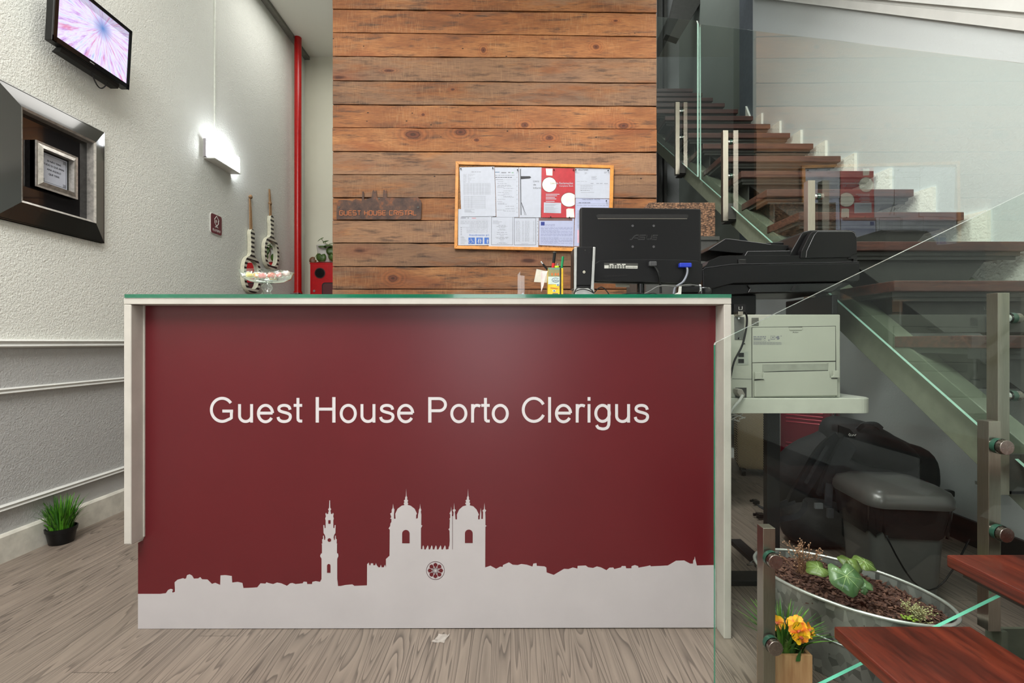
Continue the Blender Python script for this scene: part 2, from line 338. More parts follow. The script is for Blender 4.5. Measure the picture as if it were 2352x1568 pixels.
def text(st, w=None, h=None, depth=.001, sp=1.0, bold=0.0, font=True):
    """lettering as a mesh in u (right), v (up); front faces -y; scaled to width w (and height h)"""
    cu = bpy.data.curves.new('t', 'FONT'); cu.body = st; cu.extrude = .02; cu.resolution_u = 4; cu.space_character = sp; cu.offset = bold
    if font and _font: cu.font = _font
    o = bpy.data.objects.new('t', cu); col.objects.link(o)
    dg = bpy.context.evaluated_depsgraph_get(); cv = o.to_curve(dg); loops = []
    for sp_ in cv.splines:
        P_ = []
        if sp_.type == 'BEZIER':
            bp_ = sp_.bezier_points; n = len(bp_)
            for i in range(n):
                a, c = bp_[i], bp_[(i+1) % n]
                straight = (a.handle_right-a.co).cross(c.co-a.co).length < 1e-5 and (c.handle_left-c.co).cross(c.co-a.co).length < 1e-5
                P_ += [a.co.copy()] if straight else interpolate_bezier(a.co, a.handle_right, c.handle_left, c.co, 6)[:-1]
        else: P_ = [Vector(p.co[:3]) for p in sp_.points]
        if len(P_) > 2: loops.append([(p.x, p.y) for p in P_])
    o.to_curve_clear(); bpy.data.objects.remove(o); bpy.data.curves.remove(cu)
    xs = [p[0] for l in loops for p in l]; ys = [p[1] for l in loops for p in l]; x0, x1, y0, y1 = min(xs), max(xs), min(ys), max(ys)
    sx = w/(x1-x0) if w else None; sy = h/(y1-y0) if h else sx
    if sx is None: sx = sy
    loops = [[((u-x0)*sx, (v-y0)*sy) for u, v in l] for l in loops]
    area_ = lambda l: sum(l[i][0]*l[(i+1) % len(l)][1]-l[(i+1) % len(l)][0]*l[i][1] for i in range(len(l)))/2
    sgn = math.copysign(1, area_(max(loops, key=lambda l: abs(area_(l))))); outers = [l for l in loops if area_(l)*sgn > 0]; holes = [l for l in loops if area_(l)*sgn <= 0]
    def inside(p, l):
        r = False
        for i in range(len(l)):
            (xa_, ya_), (xb_, yb_) = l[i], l[(i+1) % len(l)]
            if (ya_ > p[1]) != (yb_ > p[1]) and p[0] < (xb_-xa_)*(p[1]-ya_)/(yb_-ya_)+xa_: r = not r
        return r
    b = B(); own = {}
    for hl in holes:
        c_ = [l for l in outers if inside(hl[0], l)]
        if c_: own.setdefault(id(min(c_, key=lambda l: abs(area_(l)))), []).append(hl)
    for k_, ol in enumerate(outers):
        ls = [ol]+own.get(id(ol), []); flat = [p for l in ls for p in l]; dd = depth*(1+.04*(k_ % 3))
        va = [b.bm.verts.new((u, -dd, v)) for u, v in flat]
        for t in tessellate_polygon([[Vector((u, v, 0)) for u, v in l] for l in ls]): b.face([va[i] for i in t])
        n0 = 0
        for l in ls:
            vb = [b.bm.verts.new((u, 0, v)) for u, v in l]
            for i in range(len(l)): j_ = (i+1) % len(l); b.face([va[n0+i], va[n0+j_], vb[j_], vb[i]])
            n0 += len(l)
    return b
M_LEFT = Matrix(((0, -1, 0, 0), (1, 0, 0, 0), (0, 0, 1, 0), (0, 0, 0, 1)))   # u -> +y, front -y -> +x (for the left wall)

WL = {}
def obj(name, b, mats, parent=None, smooth=0, bevel=0, origin=None, recalc=True, seg=2):
    bm = b.bm
    if recalc: bmesh.ops.recalc_face_normals(bm, faces=bm.faces[:])
    me = bpy.data.meshes.new(name); bm.to_mesh(me); bm.free()
    if not isinstance(mats, (list, tuple)): mats = [mats]
    for m in mats: me.materials.append(m)
    o = bpy.data.objects.new(name, me); col.objects.link(o)
    if parent is not None:
        off = WL[parent.name]; o.parent = parent
    else:
        if origin is None:
            co = [v.co for v in me.vertices]
            origin = ((min(c.x for c in co)+max(c.x for c in co))/2, (min(c.y for c in co)+max(c.y for c in co))/2, min(c.z for c in co))
        off = Vector(origin); o.location = off
    me.transform(Matrix.Translation(-off)); WL[o.name] = off.copy()
    if smooth:
        for p in me.polygons: p.use_smooth = True
        me.set_sharp_from_angle(angle=math.radians(smooth))
    if bevel:
        md = o.modifiers.new('bevel', 'BEVEL'); md.width = bevel; md.segments = seg; md.limit_method = 'ANGLE'; md.angle_limit = math.radians(40)
    return o
def tag(o, label, cat, group=None, kind=None):
    o['label'] = label; o['category'] = cat
    if group: o['group'] = group
    if kind: o['kind'] = kind
    return o
def thing(name, label, cat, loc, group=None):
    o = bpy.data.objects.new(name, None); col.objects.link(o); o.location = loc; o.empty_display_size = .05; WL[o.name] = Vector(loc)
    return tag(o, label, cat, group)
def struct(name, b, m, **k):
    o = obj(name, b, m, origin=(0, 0, 0), **k); o['kind'] = 'structure'; return o
def copy_tree(o, loc, rz=0, label=None, parent=None):
    c = o.copy(); col.objects.link(c)
    if parent is not None: c.parent = parent
    else:
        c.location = loc; c.rotation_euler = (0, 0, rz)
        if label: c['label'] = label
    for ch in [x for x in bpy.data.objects if x.parent == o]: copy_tree(ch, None, parent=c)
    return c
# ------------------------------------------------------------------ shared materials
M_WALL = stucco('white_stucco', (230, 232, 225)); M_WAIN = stucco('grey_stucco', (182, 183, 182), .38, 130)
M_SMOOTH = plain('smooth_cream_wall', (214, 214, 196), .7, var=.02, scale=2)
M_CEIL = plain('ceiling_paint', (228, 228, 218), .8, var=.01, scale=2, bump=0)
M_RWALL = stucco('stair_wall_stucco', (200, 206, 206), .15, 90)
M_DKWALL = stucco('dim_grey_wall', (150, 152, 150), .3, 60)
M_TRIMW = plain('white_trim', (206, 207, 203), .5, var=.03, scale=6); M_BASEW = plain('scuffed_white_trim', (208, 206, 196), .5, var=.08, scale=14)
M_FLOOR = floor_mat(); M_BOARDS = wood_wall(); M_MAHOG = red_wood(); M_MAHOGX = red_wood('mahogany_cross', (2, 26, 26), ((50, 27, 22), (78, 42, 34), (98, 56, 44)), (36, 20, 17), .3)
M_GLASS = glass('clear_glass', (.84, .90, .87), .9); M_GEDGE = plain('green_glass_edge', (46, 134, 106), .12, var=.02, bump=0, coat=.5)
M_GEDGEL = NT('lit_glass_edge'); M_GEDGEL = M_GEDGEL.done(M_GEDGEL.pbsdf(lin((96, 190, 160)), .15, 0, None, .8, .5))
M_STEEL = brushed('brushed_steel', (176, 168, 156), .3); M_STEELCAP = brushed('turned_steel_cap', (150, 142, 134), .25, (20, 20, 20)); M_CHROME = brushed('chrome', (215, 215, 215), .12, (9, 9, 9))
M_DKMET = plain('dark_grey_metal', (66, 66, 62), .5, .2); M_BEAM = plain('grey_green_beam', (104, 110, 94), .5, .1); M_BLACK = plain('black_plastic', (12, 12, 13), .36, var=.03, bump=.08, scale=60, spec=.35)
M_BLACKG = plain('gloss_black_plastic', (14, 14, 15), .16, var=.02, bump=0); M_RUBBER = plain('matt_black', (13, 13, 13), .7)
M_CREAM = plain('cream_painted_board', (190, 186, 178), .45, var=.05, scale=9); M_RED = plain('burgundy_vinyl', (92, 22, 29), .33, var=.03, scale=3, bump=0)
M_VWHITE = plain('white_vinyl', (182, 178, 179), .34, var=.02, scale=5, bump=0)
M_PAPER = plain('white_paper', (182, 187, 200), .45, var=.02, bump=0); M_INK = plain('printed_grey_ink', (120, 122, 130), .6, bump=0); M_INKD = plain('printed_dark_ink', (44, 46, 52), .6, bump=0)
M_WHITEP = plain('white_plastic', (214, 214, 208), .35, var=.02, bump=0)

# ------------------------------------------------------------------ setting
XL, XR, YB, ZC = -2.088, 2.043, 4.87, 3.77
b = B().box(-2.3, 3.2, -3.2, 6.4, -.1, 0); struct('floor', b, M_FLOOR)
b = B().box(XL-.15, XL, -3.2, YB, .885, ZC+.1); struct('wall_left', b, M_WALL)
b = B().box(XL-.15, XL, -3.2, YB, 0, .885); struct('wall_left_wainscot', b, M_WAIN)
b = B().box(XL-.15, -1.0, YB, YB+.15, 0, ZC+.1); struct('wall_back', b, M_SMOOTH)
b = B().box(XL, 1.0, -3.2, YB, ZC, ZC+.12); struct('ceiling', b, M_CEIL)
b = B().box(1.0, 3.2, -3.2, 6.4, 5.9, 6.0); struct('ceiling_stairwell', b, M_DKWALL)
b = B().box(XR, XR+.15, -3.2, 4.1, 0, 6); struct('wall_right', b, M_RWALL)
b = B().box(XR+.0, XR+.15, 4.1, 4.34, 0, 6); struct('wall_right_pier', b, plain('slate_blue_paint', (92, 100, 108), .6))
b = B().box(XR+.10, XR+.25, 4.34, 6.3, 0, 6); struct('wall_right_recess', b, plain('shaded_wall_green', (138, 146, 138), .7, var=.02, scale=3))  # the wall's lack of light is put into this darker green colour
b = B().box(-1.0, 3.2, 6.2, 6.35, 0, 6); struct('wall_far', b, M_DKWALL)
b = B().box(-1.05, -.9, YB, 6.3, 0, 6); struct('wall_far_side', b, M_DKWALL)
b = B().box(-2.3, 3.2, -3.3, -3.2, 0, 6); struct('wall_rear', b, plain('entrance_wall_grey', (84, 86, 84), .7, var=.02, scale=2, bump=0))
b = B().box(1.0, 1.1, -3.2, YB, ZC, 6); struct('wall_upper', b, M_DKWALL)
# free-standing wall clad in boards
Lb = [-90, -34, 20, 73, 128, 184, 239, 292, 347, 400, 453, 505, 557, 611, 663, 717, 771, 825, 880, 934, 988, 1042, 1112]
Rb = [-80, -26, 29, 83, 133, 190, 243, 296, 349, 401, 454, 506, 558, 611, 663, 717, 771, 825, 880, 934, 988, 1042, 1112]
YW = 3.08; b = B(); bm = b.bm; cl = bm.loops.layers.float_color.new('tone')
xa, xb = W(764, 0, YW)[0], W(1508, 0, YW)[0]
rr = random.Random(5)
for i in range(len(Lb)-1):
    g = .004; zl1, zl0 = W(0, Lb[i], YW)[1]-g, W(0, Lb[i+1], YW)[1]; zr1, zr0 = W(0, Rb[i], YW)[1]-g, W(0, Rb[i+1], YW)[1]
    if zl0 < 0: zl0 = zr0 = 0
    y0 = YW+rr.uniform(-.003, .003); N = 26; n0 = len(bm.faces)
    tp, bt = [], []
    for k in range(N+1):
        u = k/N; x = xa+(xb-xa)*u+(rr.uniform(-.001, .001) if 0 < k < N else 0)
        tp.append((x, zl1+(zr1-zl1)*u-abs(noise.noise(Vector((x*6, i*3.1, 0))))*.007)); bt.append((x, zl0+(zr0-zl0)*u+abs(noise.noise(Vector((x*6, i*3.1, 5))))*.004))
    for k in range(N):
        q = [tp[k], tp[k+1], bt[k+1], bt[k]]
        b.prism(q, y0, YW+.03)
    c = (rr.random(), rr.random(), rr.random(), 1)
    if i in (4, 9, 12): c = (.95, c[1]*.6, c[2], 1)
    if i in (2, 3, 7, 6): c = (.15, .95, c[2], 1)
    bm.faces.ensure_lookup_table()
    for f in bm.faces[n0:]:
        for l in f.loops: l[cl] = c
b.m = 1; b.box(xa+.001, xb-.001, YW+.031, YW+.32, 0, ZC)
o = struct('wall_middle_boarded', b, [M_BOARDS, plain('dark_batten', (22, 17, 14), .8)])

# trims of the side wall, baseboards
def rail(name, z, t, d, m=None):
    b = B().prism([(XL, z-t/2), (XL, z+t/2), (XL+d*.5, z+t/2), (XL+d, z+t*.3), (XL+d*.75, z), (XL+d, z-t*.3), (XL+d*.45, z-t/2)], -3.2, YB)
    struct(name, b, m or M_TRIMW)
zz = lambda px, py: H-(py-CY)*(-XL)/(CX-px)
rail('trim_1', .893, .036, .028); rail('trim_2', zz(0, 899), .026, .018); rail('trim_3', zz(0, 1168), .026, .018)
b = B().prism([(XL, 0), (XL, .115), (XL+.012, .115), (XL+.018, .105), (XL+.018, 0)], -3.2, YB); struct('baseboard_left', b, M_BASEW)
b = B().box(XR-.016, XR, -3.2, 4.1, 0, .11); struct('baseboard_right', b, plain('dark_baseboard', (52, 46, 44), .5))
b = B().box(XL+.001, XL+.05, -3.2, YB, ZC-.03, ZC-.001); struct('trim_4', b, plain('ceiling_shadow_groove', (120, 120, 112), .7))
# moulding that climbs the stair wall
zA = lambda y: 2.145+.776*(y-1.93)
b = B(); 
for dz0, dz1, dx in ((0, .05, .03), (.05, .075, .018), (.075, .15, .045)):
    b.prism([(.2, zA(.2)+dz0), (4.1, zA(4.1)+dz0), (4.1, zA(4.1)+dz1), (.2, zA(.2)+dz1)], XR-dx, XR+.001, 'x')
struct('trim_5', b, M_TRIMW)
b = B().prism([(.2, zA(.2)+.15), (4.1, zA(4.1)+.15), (4.1, 5.9), (.2, 5.9)], XR-.012, XR, 'x'); struct('wall_right_upper', b, M_CEIL)
# sloping beam across the far wall
b = B().prism([(1.9, 4.35), (2.14, 4.75), (2.14, 5.6), (2.05, 5.6), (1.75, 4.4)], 5.5, 5.6); struct('trim_6', b, M_DKMET)
b = B()
for x in (1.55, 1.86, 1.93): b.box(x, x+.035, 6.12, 6.2, 0, 5.9)
b.box(1.5, 2.2, 6.12, 6.2, 3.7, 3.78); b.box(1.5, 1.72, 6.1, 6.2, 3.2, 5.9)
struct('trim_7', b, M_DKMET)

# ------------------------------------------------------------------ reception counter
YF, YP = 1.465, 1.517
fx = lambda px: (px-CX)*YF/F
fz = lambda py: H-(py-CY)*YF/F
pxx = lambda px: (px-CX)*YP/F
pzz = lambda py: H-(py-CY)*YP/F
L0, L1, R0, R1, ZT = fx(284), fx(301), fx(1663), fx(1680), fz(684)
ct = thing('reception_counter', 'reception counter with burgundy front panel, white city skyline and a cream surround', 'counter', ((L0+R1)/2, 1.7, 0))
YK = 1.93
b = B().box(L0, R1, YF, YK, ZT-.019, ZT); obj('counter_slab', b, M_CREAM, ct, bevel=.0015)
b = B().prism([(YF, fz(1250)), (YF+.01, fz(1253)), (YK, fz(1253)), (YK, ZT-.0195), (YF, ZT-.0195)], L0, L1, 'x'); obj('side_board', b, M_CREAM, ct, bevel=.003)
b = B().box(R0, R1, YF, YK, 0.0, ZT-.0195); obj('side_board', b, M_CREAM, ct, bevel=.002)
b = B().prism([(pxx(317), .001), (R0-.001, .001), (R0-.001, ZT-.021), (L1+.001, ZT-.021), (L1+.001, fz(1253)), (pxx(317), fz(1253))], YP+.003, YK-.01)
obj('cabinet_body', b, plain('counter_body', (190, 186, 176), .5), ct)
# vinyl front: left margin bows a little, as in the photo
pts = [(pxx(317), pzz(1443)), (pxx(R0*0+1640), pzz(1440)), (pxx(1644), pzz(702)), (pxx(331), pzz(702)), (pxx(329), pzz(800)), (pxx(330), pzz(960)), (pxx(329), pzz(1100)), (pxx(328.5), pzz(1240)), (pxx(317), pzz(1246))]
b = B().prism(pts, YP, YP+.0028); obj('front_panel', b, M_RED, ct)
b = B().prism([(L1, fz(1247)), (L1+.0035, fz(1247)), (L1+.0045, ZT-.02), (L1, ZT-.02)], YP-.004, YP+.003); obj('corner_bead', b, M_CREAM, ct)
b = B().box(pxx(322), pxx(1646), YP-.006, YP+.002, pzz(700.5), ZT-.0195); obj('shadow_strip', b, M_CREAM, ct)
b = B().box(fx(287), fx(1679.5), YF-.002, YK+.01, ZT+.0002, ZT+.0112)
for f in b.bm.faces:
    f.material_index = 1 if abs(f.normal.z) < .5 else 0
b.bm.normal_update()
for f in b.bm.faces: f.material_index = 1 if abs(f.normal.z) < .5 else 0
obj('glass_top', b, [M_GLASS, plain('deep_green_glass_edge', (18, 104, 76), .12, var=.15, scale=4, bump=0, coat=.6)], ct)

def c5(p): return (310+p[0]/3.986, 1240+p[1]/3.986)
def c4(p): return (700+p[0]/5.345, 1110+p[1]/5.345)
def c6(p): return (1110+p[0]/3.986, 1240+p[1]/3.986)
S5 = [(30,492),(230,492),(285,485),(305,455),(325,446),(340,448),(350,455),(342,470),(346,480),(368,472),(368,440),(365,385),(390,362),(440,348),(455,354),(470,350),(478,320),(500,312),(525,325),(540,352),(580,350),(597,337),(615,358),(665,360),(705,400),(735,390),(782,410),(785,322),(830,320),(888,328),(892,388),(940,382),(985,392),(995,438),(1060,436),(1120,432),(1150,395),(1195,398),(1205,385),(1220,392),(1265,402),(1300,388),(1340,395),(1392,418),(1420,395),(1442,392),(1470,402),(1535,395),(1545,380),(1575,382),(1578,402),(1622,402),(1625,382),(1655,375),(1695,382)]
S4 = [(208,1170),(208,920),(190,890),(200,860),(213,855),(213,745),(205,740),(218,735),(215,685),(226,680),(226,640),(236,640),(241,690),(250,695),(256,660),(248,630),(232,605),(230,510),(242,510),(246,548),(258,545),(258,450),(252,430),(262,400),(255,375),(262,357),(272,375),(290,372),(292,345),(300,340),(288,315),(300,298),(303,207),(311,207),(314,298),(325,315),(313,340),(320,345),(322,372),(340,375),(348,357),(356,375),(350,400),(358,430),(352,450),(352,545),(366,548),(368,510),(380,510),(378,605),(362,630),(355,660),(362,695),(370,690),(374,640),(382,640),(384,680),(395,685),(392,735),(402,740),(397,745),(397,855),(410,860),(415,890),(400,920),(400,1170),(410,1258),(440,1258),(500,1245),(585,1238),(610,1256),(765,1250),(767,990),(785,970),(795,1003),(808,1003),(812,980),(840,980),(842,1003),(866,1003),(875,975),(885,1003),(905,1028),(925,1028),(935,995),(945,1028),(970,1028),(985,995),(998,1028),(998,925),(1042,885),(1045,565),(1030,550),(1050,520),(1052,490),(1065,470),(1065,432),(1050,430),(1064,410),(1050,368),(1068,355),(1068,320),(1080,300),(1085,248),(1092,300),(1102,320),(1096,370),(1096,432),(1116,432),(1112,370),(1140,310),(1190,272),(1225,265),(1215,240),(1225,232),(1218,205),(1235,195),(1232,175),(1243,150),(1246,65),(1250,150),(1260,175),(1256,195),(1270,205),(1262,232),(1272,245),(1262,262),(1300,272),(1350,310),(1378,370),(1368,385),(1368,432),(1388,425),(1392,380),(1400,350),(1402,320),(1413,300),(1417,248),(1422,300),(1432,325),(1425,345),(1432,380),(1430,510),(1445,515),(1427,548),(1427,805),(1445,805)]
for cx_ in (1455, 1510, 1560, 1611, 1667, 1721): S4 += [(cx_-9,775),(cx_,757),(cx_+9,775),(cx_+12,809)] + ([(cx_+30,809)] if cx_ < 1721 else [])
S4 += [(1765,805),(1767,780),(1776,760),(1780,700),(1778,580),(1765,560),(1778,545),(1782,442),(1775,435),(1786,420),(1786,378),(1778,368),(1795,330),(1797,283),(1802,330),(1810,368),(1805,400),(1825,400),(1828,350),(1815,325),(1830,315),(1834,238),(1840,315),(1855,325),(1842,350),(1848,400),(1850,440),(1870,440),(1868,380),(1895,320),(1940,280),(1985,268),(1970,240),(1982,232),(1975,205),(1992,195),(1990,175),(2000,150),(2004,65),(2008,150),(2018,175),(2014,195),(2028,205),(2022,232),(2032,242),(2025,268),(2070,280),(2110,320),(2138,380),(2128,400),(2130,440),(2148,440),(2152,380),(2160,300),(2168,370),(2167,435),(2187,435),(2190,350),(2182,330),(2200,315),(2206,238),(2212,315),(2228,330),(2215,350),(2218,400),(2218,510),(2233,520),(2218,530),(2215,1030),(2280,1008)]
S6 = [(68,235),(118,262),(155,242),(178,245),(180,228),(235,203),(270,225),(315,228),(350,218),(400,225),(450,242),(458,215),(487,210),(490,235),(560,240),(577,250),(580,295),(645,318),(740,262),(780,265),(820,250),(862,260),(864,235),(938,232),(960,248),(1005,255),(1040,240),(1080,250),(1128,275),(1155,252),(1190,250),(1200,265),(1260,250),(1268,237),(1303,237),(1308,258),(1355,258),(1358,238),(1388,228),(1418,238),(1420,252),(1500,238),(1528,230),(1535,240),(1690,232),(1765,188),(1840,186),(1895,215),(1920,215),(1922,185),(1932,175),(1936,150),(1942,180),(1955,232),(2112,228)]
sky = [c5(p) for p in S5]+[c4(p) for p in S4]+[c6(p) for p in S6]
poly = [(pxx(x), pzz(y)) for x, y in sky]+[(pxx(1640.5), pzz(1440)), (pxx(317.5), pzz(1443))]
b = B().prism(poly, YP-.0012, YP-.0001); sk = obj('skyline_graphic', b, M_VWHITE, ct)
b = B()
def rp(pts, f=c4): b.prism([(pxx(f(p)[0]), pzz(f(p)[1])) for p in pts], YP-.0019, YP-.0013)
def arch(x0, x1, yt, yb): 
    r = (x1-x0)/2; rp([(x1, yb), (x0, yb)]+[((x0+x1)/2-r*math.cos(PI*i/10), yt+r-r*math.sin(PI*i/10)) for i in range(11)])
for q in ((1197, 1288, 567, 730), (1967, 2062, 563, 727), (276, 318, 985, 1092)): arch(*q); obj('arched_window', b, M_RED, sk); b = B()
rp([(291, 448), (319, 448), (319, 491), (291, 491)]); obj('square_window', b, M_RED, sk); b = B()
rp([(304+22*math.cos(2*PI*i/16), 691+22*math.sin(2*PI*i/16)) for i in range(16)]); obj('round_window', b, M_RED, sk); b = B()
for k in range(8):
    a = k*PI/4; R = lambda r, t: (1605+r*math.cos(a+t), 1065+r*math.sin(a+t))
    rp([R(40, -.12), R(62, -.36), R(84, -.30), R(95, 0), R(84, .30), R(62, .36), R(40, .12)])
obj('rose_petals', b, M_RED, sk)
b = B()
for r, w in ((110, 2.2), (34, 3), (20, 1.5)):
    n = 40
    for i in range(n):
        a0, a1 = 2*PI*i/n, 2*PI*(i+1)/n
        rp([(1605+(r+w)*math.cos(a0), 1065+(r+w)*math.sin(a0)), (1605+(r+w)*math.cos(a1), 1065+(r+w)*math.sin(a1)), (1605+(r-w)*math.cos(a1), 1065+(r-w)*math.sin(a1)), (1605+(r-w)*math.cos(a0), 1065+(r-w)*math.sin(a0))])
rp([(1812, 400), (1816, 400), (1816, 805), (1812, 805)])
obj('rose_window_ring', b, plain('dark_red_line', (70, 30, 36), .4), sk)
tb = sans('Guest House Porto Clerigus', (1490-482)*YP/F, .0008); tb.xf(Matrix.Translation((pxx(482), YP-.0002, pzz(970)))); obj('lettering', tb, plain('lettering_white', (206, 202, 204), .34, var=.02, bump=0), ct)
# ------------------------------------------------------------------ things on the side wall (plane x = XL)
def YX(px, X): return -X*0+X*F/(px-CX)          # distance of a point at known x
def ZL(px, py, X=XL): return H-(py-CY)*(X*F/(px-CX))/F
def wl(px, py, X=XL): return (X*F/(px-CX), ZL(px, py, X))
# television
tvz, tvy = 2.36, 2.285
tv = thing('wall_television', 'small flat television showing a blurred pink and lilac picture, hung high on the wall', 'television', (XL, tvy, tvz))
X0 = -1.985
yL, yR, zB, zT = 2.086, 2.50, 2.203, 2.505
def tilt(b):     # leans forward a little at the top
    for v in b.bm.verts: v.co.x += (v.co.z-zB)*.055
    return b
b = tilt(B().box(X0-.035, X0, yL, yR, zB, zT)); obj('casing', b, M_BLACK, tv, bevel=.004)
b = B(); bz = .017
for a in ((yL, yR, zT-bz, zT), (yL, yR, zB, zB+bz+.006), (yL, yL+bz, zB, zT), (yR-bz, yR, zB, zT)): b.box(X0, X0+.005, *a)
obj('bezel', tilt(b), M_BLACKG, tv)
b = tilt(B().box(X0, X0+.0015, yL+bz, yR-bz, zB+bz+.006, zT-bz)); obj('screen', b, tv_screen(), tv)
b = B().prism([(X0-.03, zB-.001), (X0-.005, zB-.001), (X0-.012, zB-.02), (X0-.05, zB-.02)], yL+.05, yR-.05); obj('speaker_bar', b, M_RUBBER, tv)
b = B().box(XL+.001, XL+.03, 2.2, 2.36, 2.28, 2.44); b.box(XL+.03, X0-.03, 2.25, 2.31, 2.33, 2.39); obj('wall_mount', b, M_DKMET, tv, bevel=.002)
b = text('SAMSUNG', w=.024, depth=.0004); b.xf(M_LEFT); b.xf(Matrix.Translation((X0+.0062, 2.266, zB+.009))); obj('lettering', b, M_WHITEP, tv)
pts = [(X0-.02, 2.30+.10*i/12*1.0, 2.19-.055*math.sin(PI*i/12)) for i in range(13)]
b = B().tube(pts, .003); tag(obj('hanging_cable', b, M_RUBBER), 'thin black cable looping below the small television', 'cable')
p = [(X0-.03, 2.392, 2.49+.1*i) for i in range(13)]
b = B().tube([(XL+.006, 2.392+.004*math.sin(i), 2.50+.1*i) for i in range(13)], .0035); tag(obj('aerial_cable', b, M_RUBBER), 'black cable running up the wall from the television to the ceiling', 'cable')

# large dark frame with the small silver frame inside
yl, yr, zb, zt = 1.93, 2.455, 1.40, 1.963
fr = thing('picture_frame', 'large square glossy black mitred frame holding a small silver frame on black', 'picture frame', (XL, (yl+yr)/2, zb))
M_FRB = NT('smoked_mirror_frame'); M_FRB = M_FRB.done(M_FRB.pbsdf(lin((46, 46, 43)), .1, 0, None, .6, .35))
M_SILV = plain('silver_moulding', (176, 172, 166), .3, .45, var=.15, scale=60)
def frame_ring(b, y0, y1, z0, z1, w, x0, x1o, x1i):   # mitred ring, outer face x1o, inner face x1i
    o_ = [(y0, z0), (y1, z0), (y1, z1), (y0, z1)]; i_ = [(y0+w, z0+w), (y1-w, z0+w), (y1-w, z1-w), (y0+w, z1-w)]
    for k in range(4):
        a, c, d, e = o_[k], o_[(k+1) % 4], i_[(k+1) % 4], i_[k]
        b.quad((x1o, *a), (x1o, *c), (x1i, *d), (x1i, *e)); b.quad((x0, *a), (x0, *c), (x1o, *c), (x1o, *a)); b.quad((x1i, *e), (x1i, *d), (x0, *d), (x0, *e))
    return b
b = frame_ring(B(), yl, yr, zb, zt, .082, XL+.001, XL+.018, XL+.046); frame_ring(b, yl, yr, zb, zt, .006, XL+.001, XL+.017, XL+.021); obj('outer_frame', b, M_FRB, fr)
b = frame_ring(B(), yl+.082, yr-.082, zb+.082, zt-.082, .009, XL+.005, XL+.047, XL+.042); obj('inner_trim', b, M_SILV, fr)
M_GB = NT('glazed_black'); M_GB = M_GB.done(M_GB.pbsdf(lin((30, 29, 30)), .07, 0, None, .7, .6))
b = B().box(XL+.001, XL+.008, yl+.085, yr-.085, zb+.085, zt-.085); obj('black_backing', b, M_GB, fr)
sy0, sy1, sz0, sz1 = 2.085, 2.285, 1.572, 1.772
b = frame_ring(B(), sy0, sy1, sz0, sz1, .026, XL+.008, XL+.030, XL+.042); frame_ring(b, sy0, sy1, sz0, sz1, .01, XL+.008, XL+.036, XL+.034)
ob = obj('small_silver_frame', b, M_SILV, fr)
b = B().box(XL+.008, XL+.0155, sy0+.024, sy1-.024, sz0+.024, sz1-.024); obj('black_mount', b, M_RUBBER, ob)
b = B().box(XL+.0156, XL+.017, sy0+.036, sy1-.036, sz0+.034, sz1-.034); obj('text_card', b, M_PAPER, ob)
b = B()
for y in (sy0+.041, sy1-.0422): b.box(XL+.017, XL+.0174, y, y+.0012, sz0+.039, sz1-.039)
for z in (sz0+.039, sz1-.0402): b.box(XL+.017, XL+.0174, sy0+.041, sy1-.041, z, z+.0012)
rc_ = random.Random(2)
for y in (sy0+.041, sy1-.056):
    for z in (sz0+.039, sz1-.054):
        for i in range(5):
            for j in range(5):
                if (i+j) % 2 == 0: b.box(XL+.0174, XL+.0177, y+i*.003, y+i*.003+.0026, z+j*.003, z+j*.003+.0026)
for i, (s_, w_) in enumerate((('SE NÃO TENS', .066), ('TUDO O QUE AMAS', .098), ('AMA AQUILO', .066), ('QUE TENS', .05))):
    tb = text(s_, w=w_, h=.0095, depth=.0004, font=False); tb.xf(M_LEFT); tb.xf(Matrix.Translation((XL+.0174, (sy0+sy1)/2-w_/2, 1.704-i*.0195))); b.join(tb)
obj('printed_motto', b, M_INKD, ob)

# emergency light
el = thing('wall_lamp', 'lit white box-shaped wall lamp glowing on the white side wall', 'lamp', (XL, 3.42, 2.15))
y0, y1, z0 = 3.275, 3.585, 2.15
b = B().box(XL+.001, XL+.012, y0-.012, y1-.01, z0, z0+.12); b.box(XL+.001, XL+.075, y0-.004, y1, z0-.008, z0); obj('housing', b, M_WHITEP, el, bevel=.001)
b = B().box(XL+.0125, XL+.07, y0, y1, z0+.001, z0+.115); obj('diffuser', b, emit('lamp_diffuser_glow', (246, 250, 255), 26), el, bevel=.004)
b = B().box(XL+.0125, XL+.03, y0-.026, y0-.006, z0-.002, z0+.12); obj('end_bracket', b, plain('bracket_grey', (150, 146, 150), .5), el)
for zz_ in (z0+.01, z0+.108): b = B().cyl((XL+.03, y0-.016, zz_), (XL+.032, y0-.016, zz_), .003); obj('screw', b, M_CHROME, el)
b = B().box(XL, XL+.007, 3.385, 3.397, 2.29, 3.76); tag(obj('cable_duct', b, plain('duct_white', (226, 230, 220), .5)), 'narrow white cable duct rising from the lit wall lamp', 'cable duct')

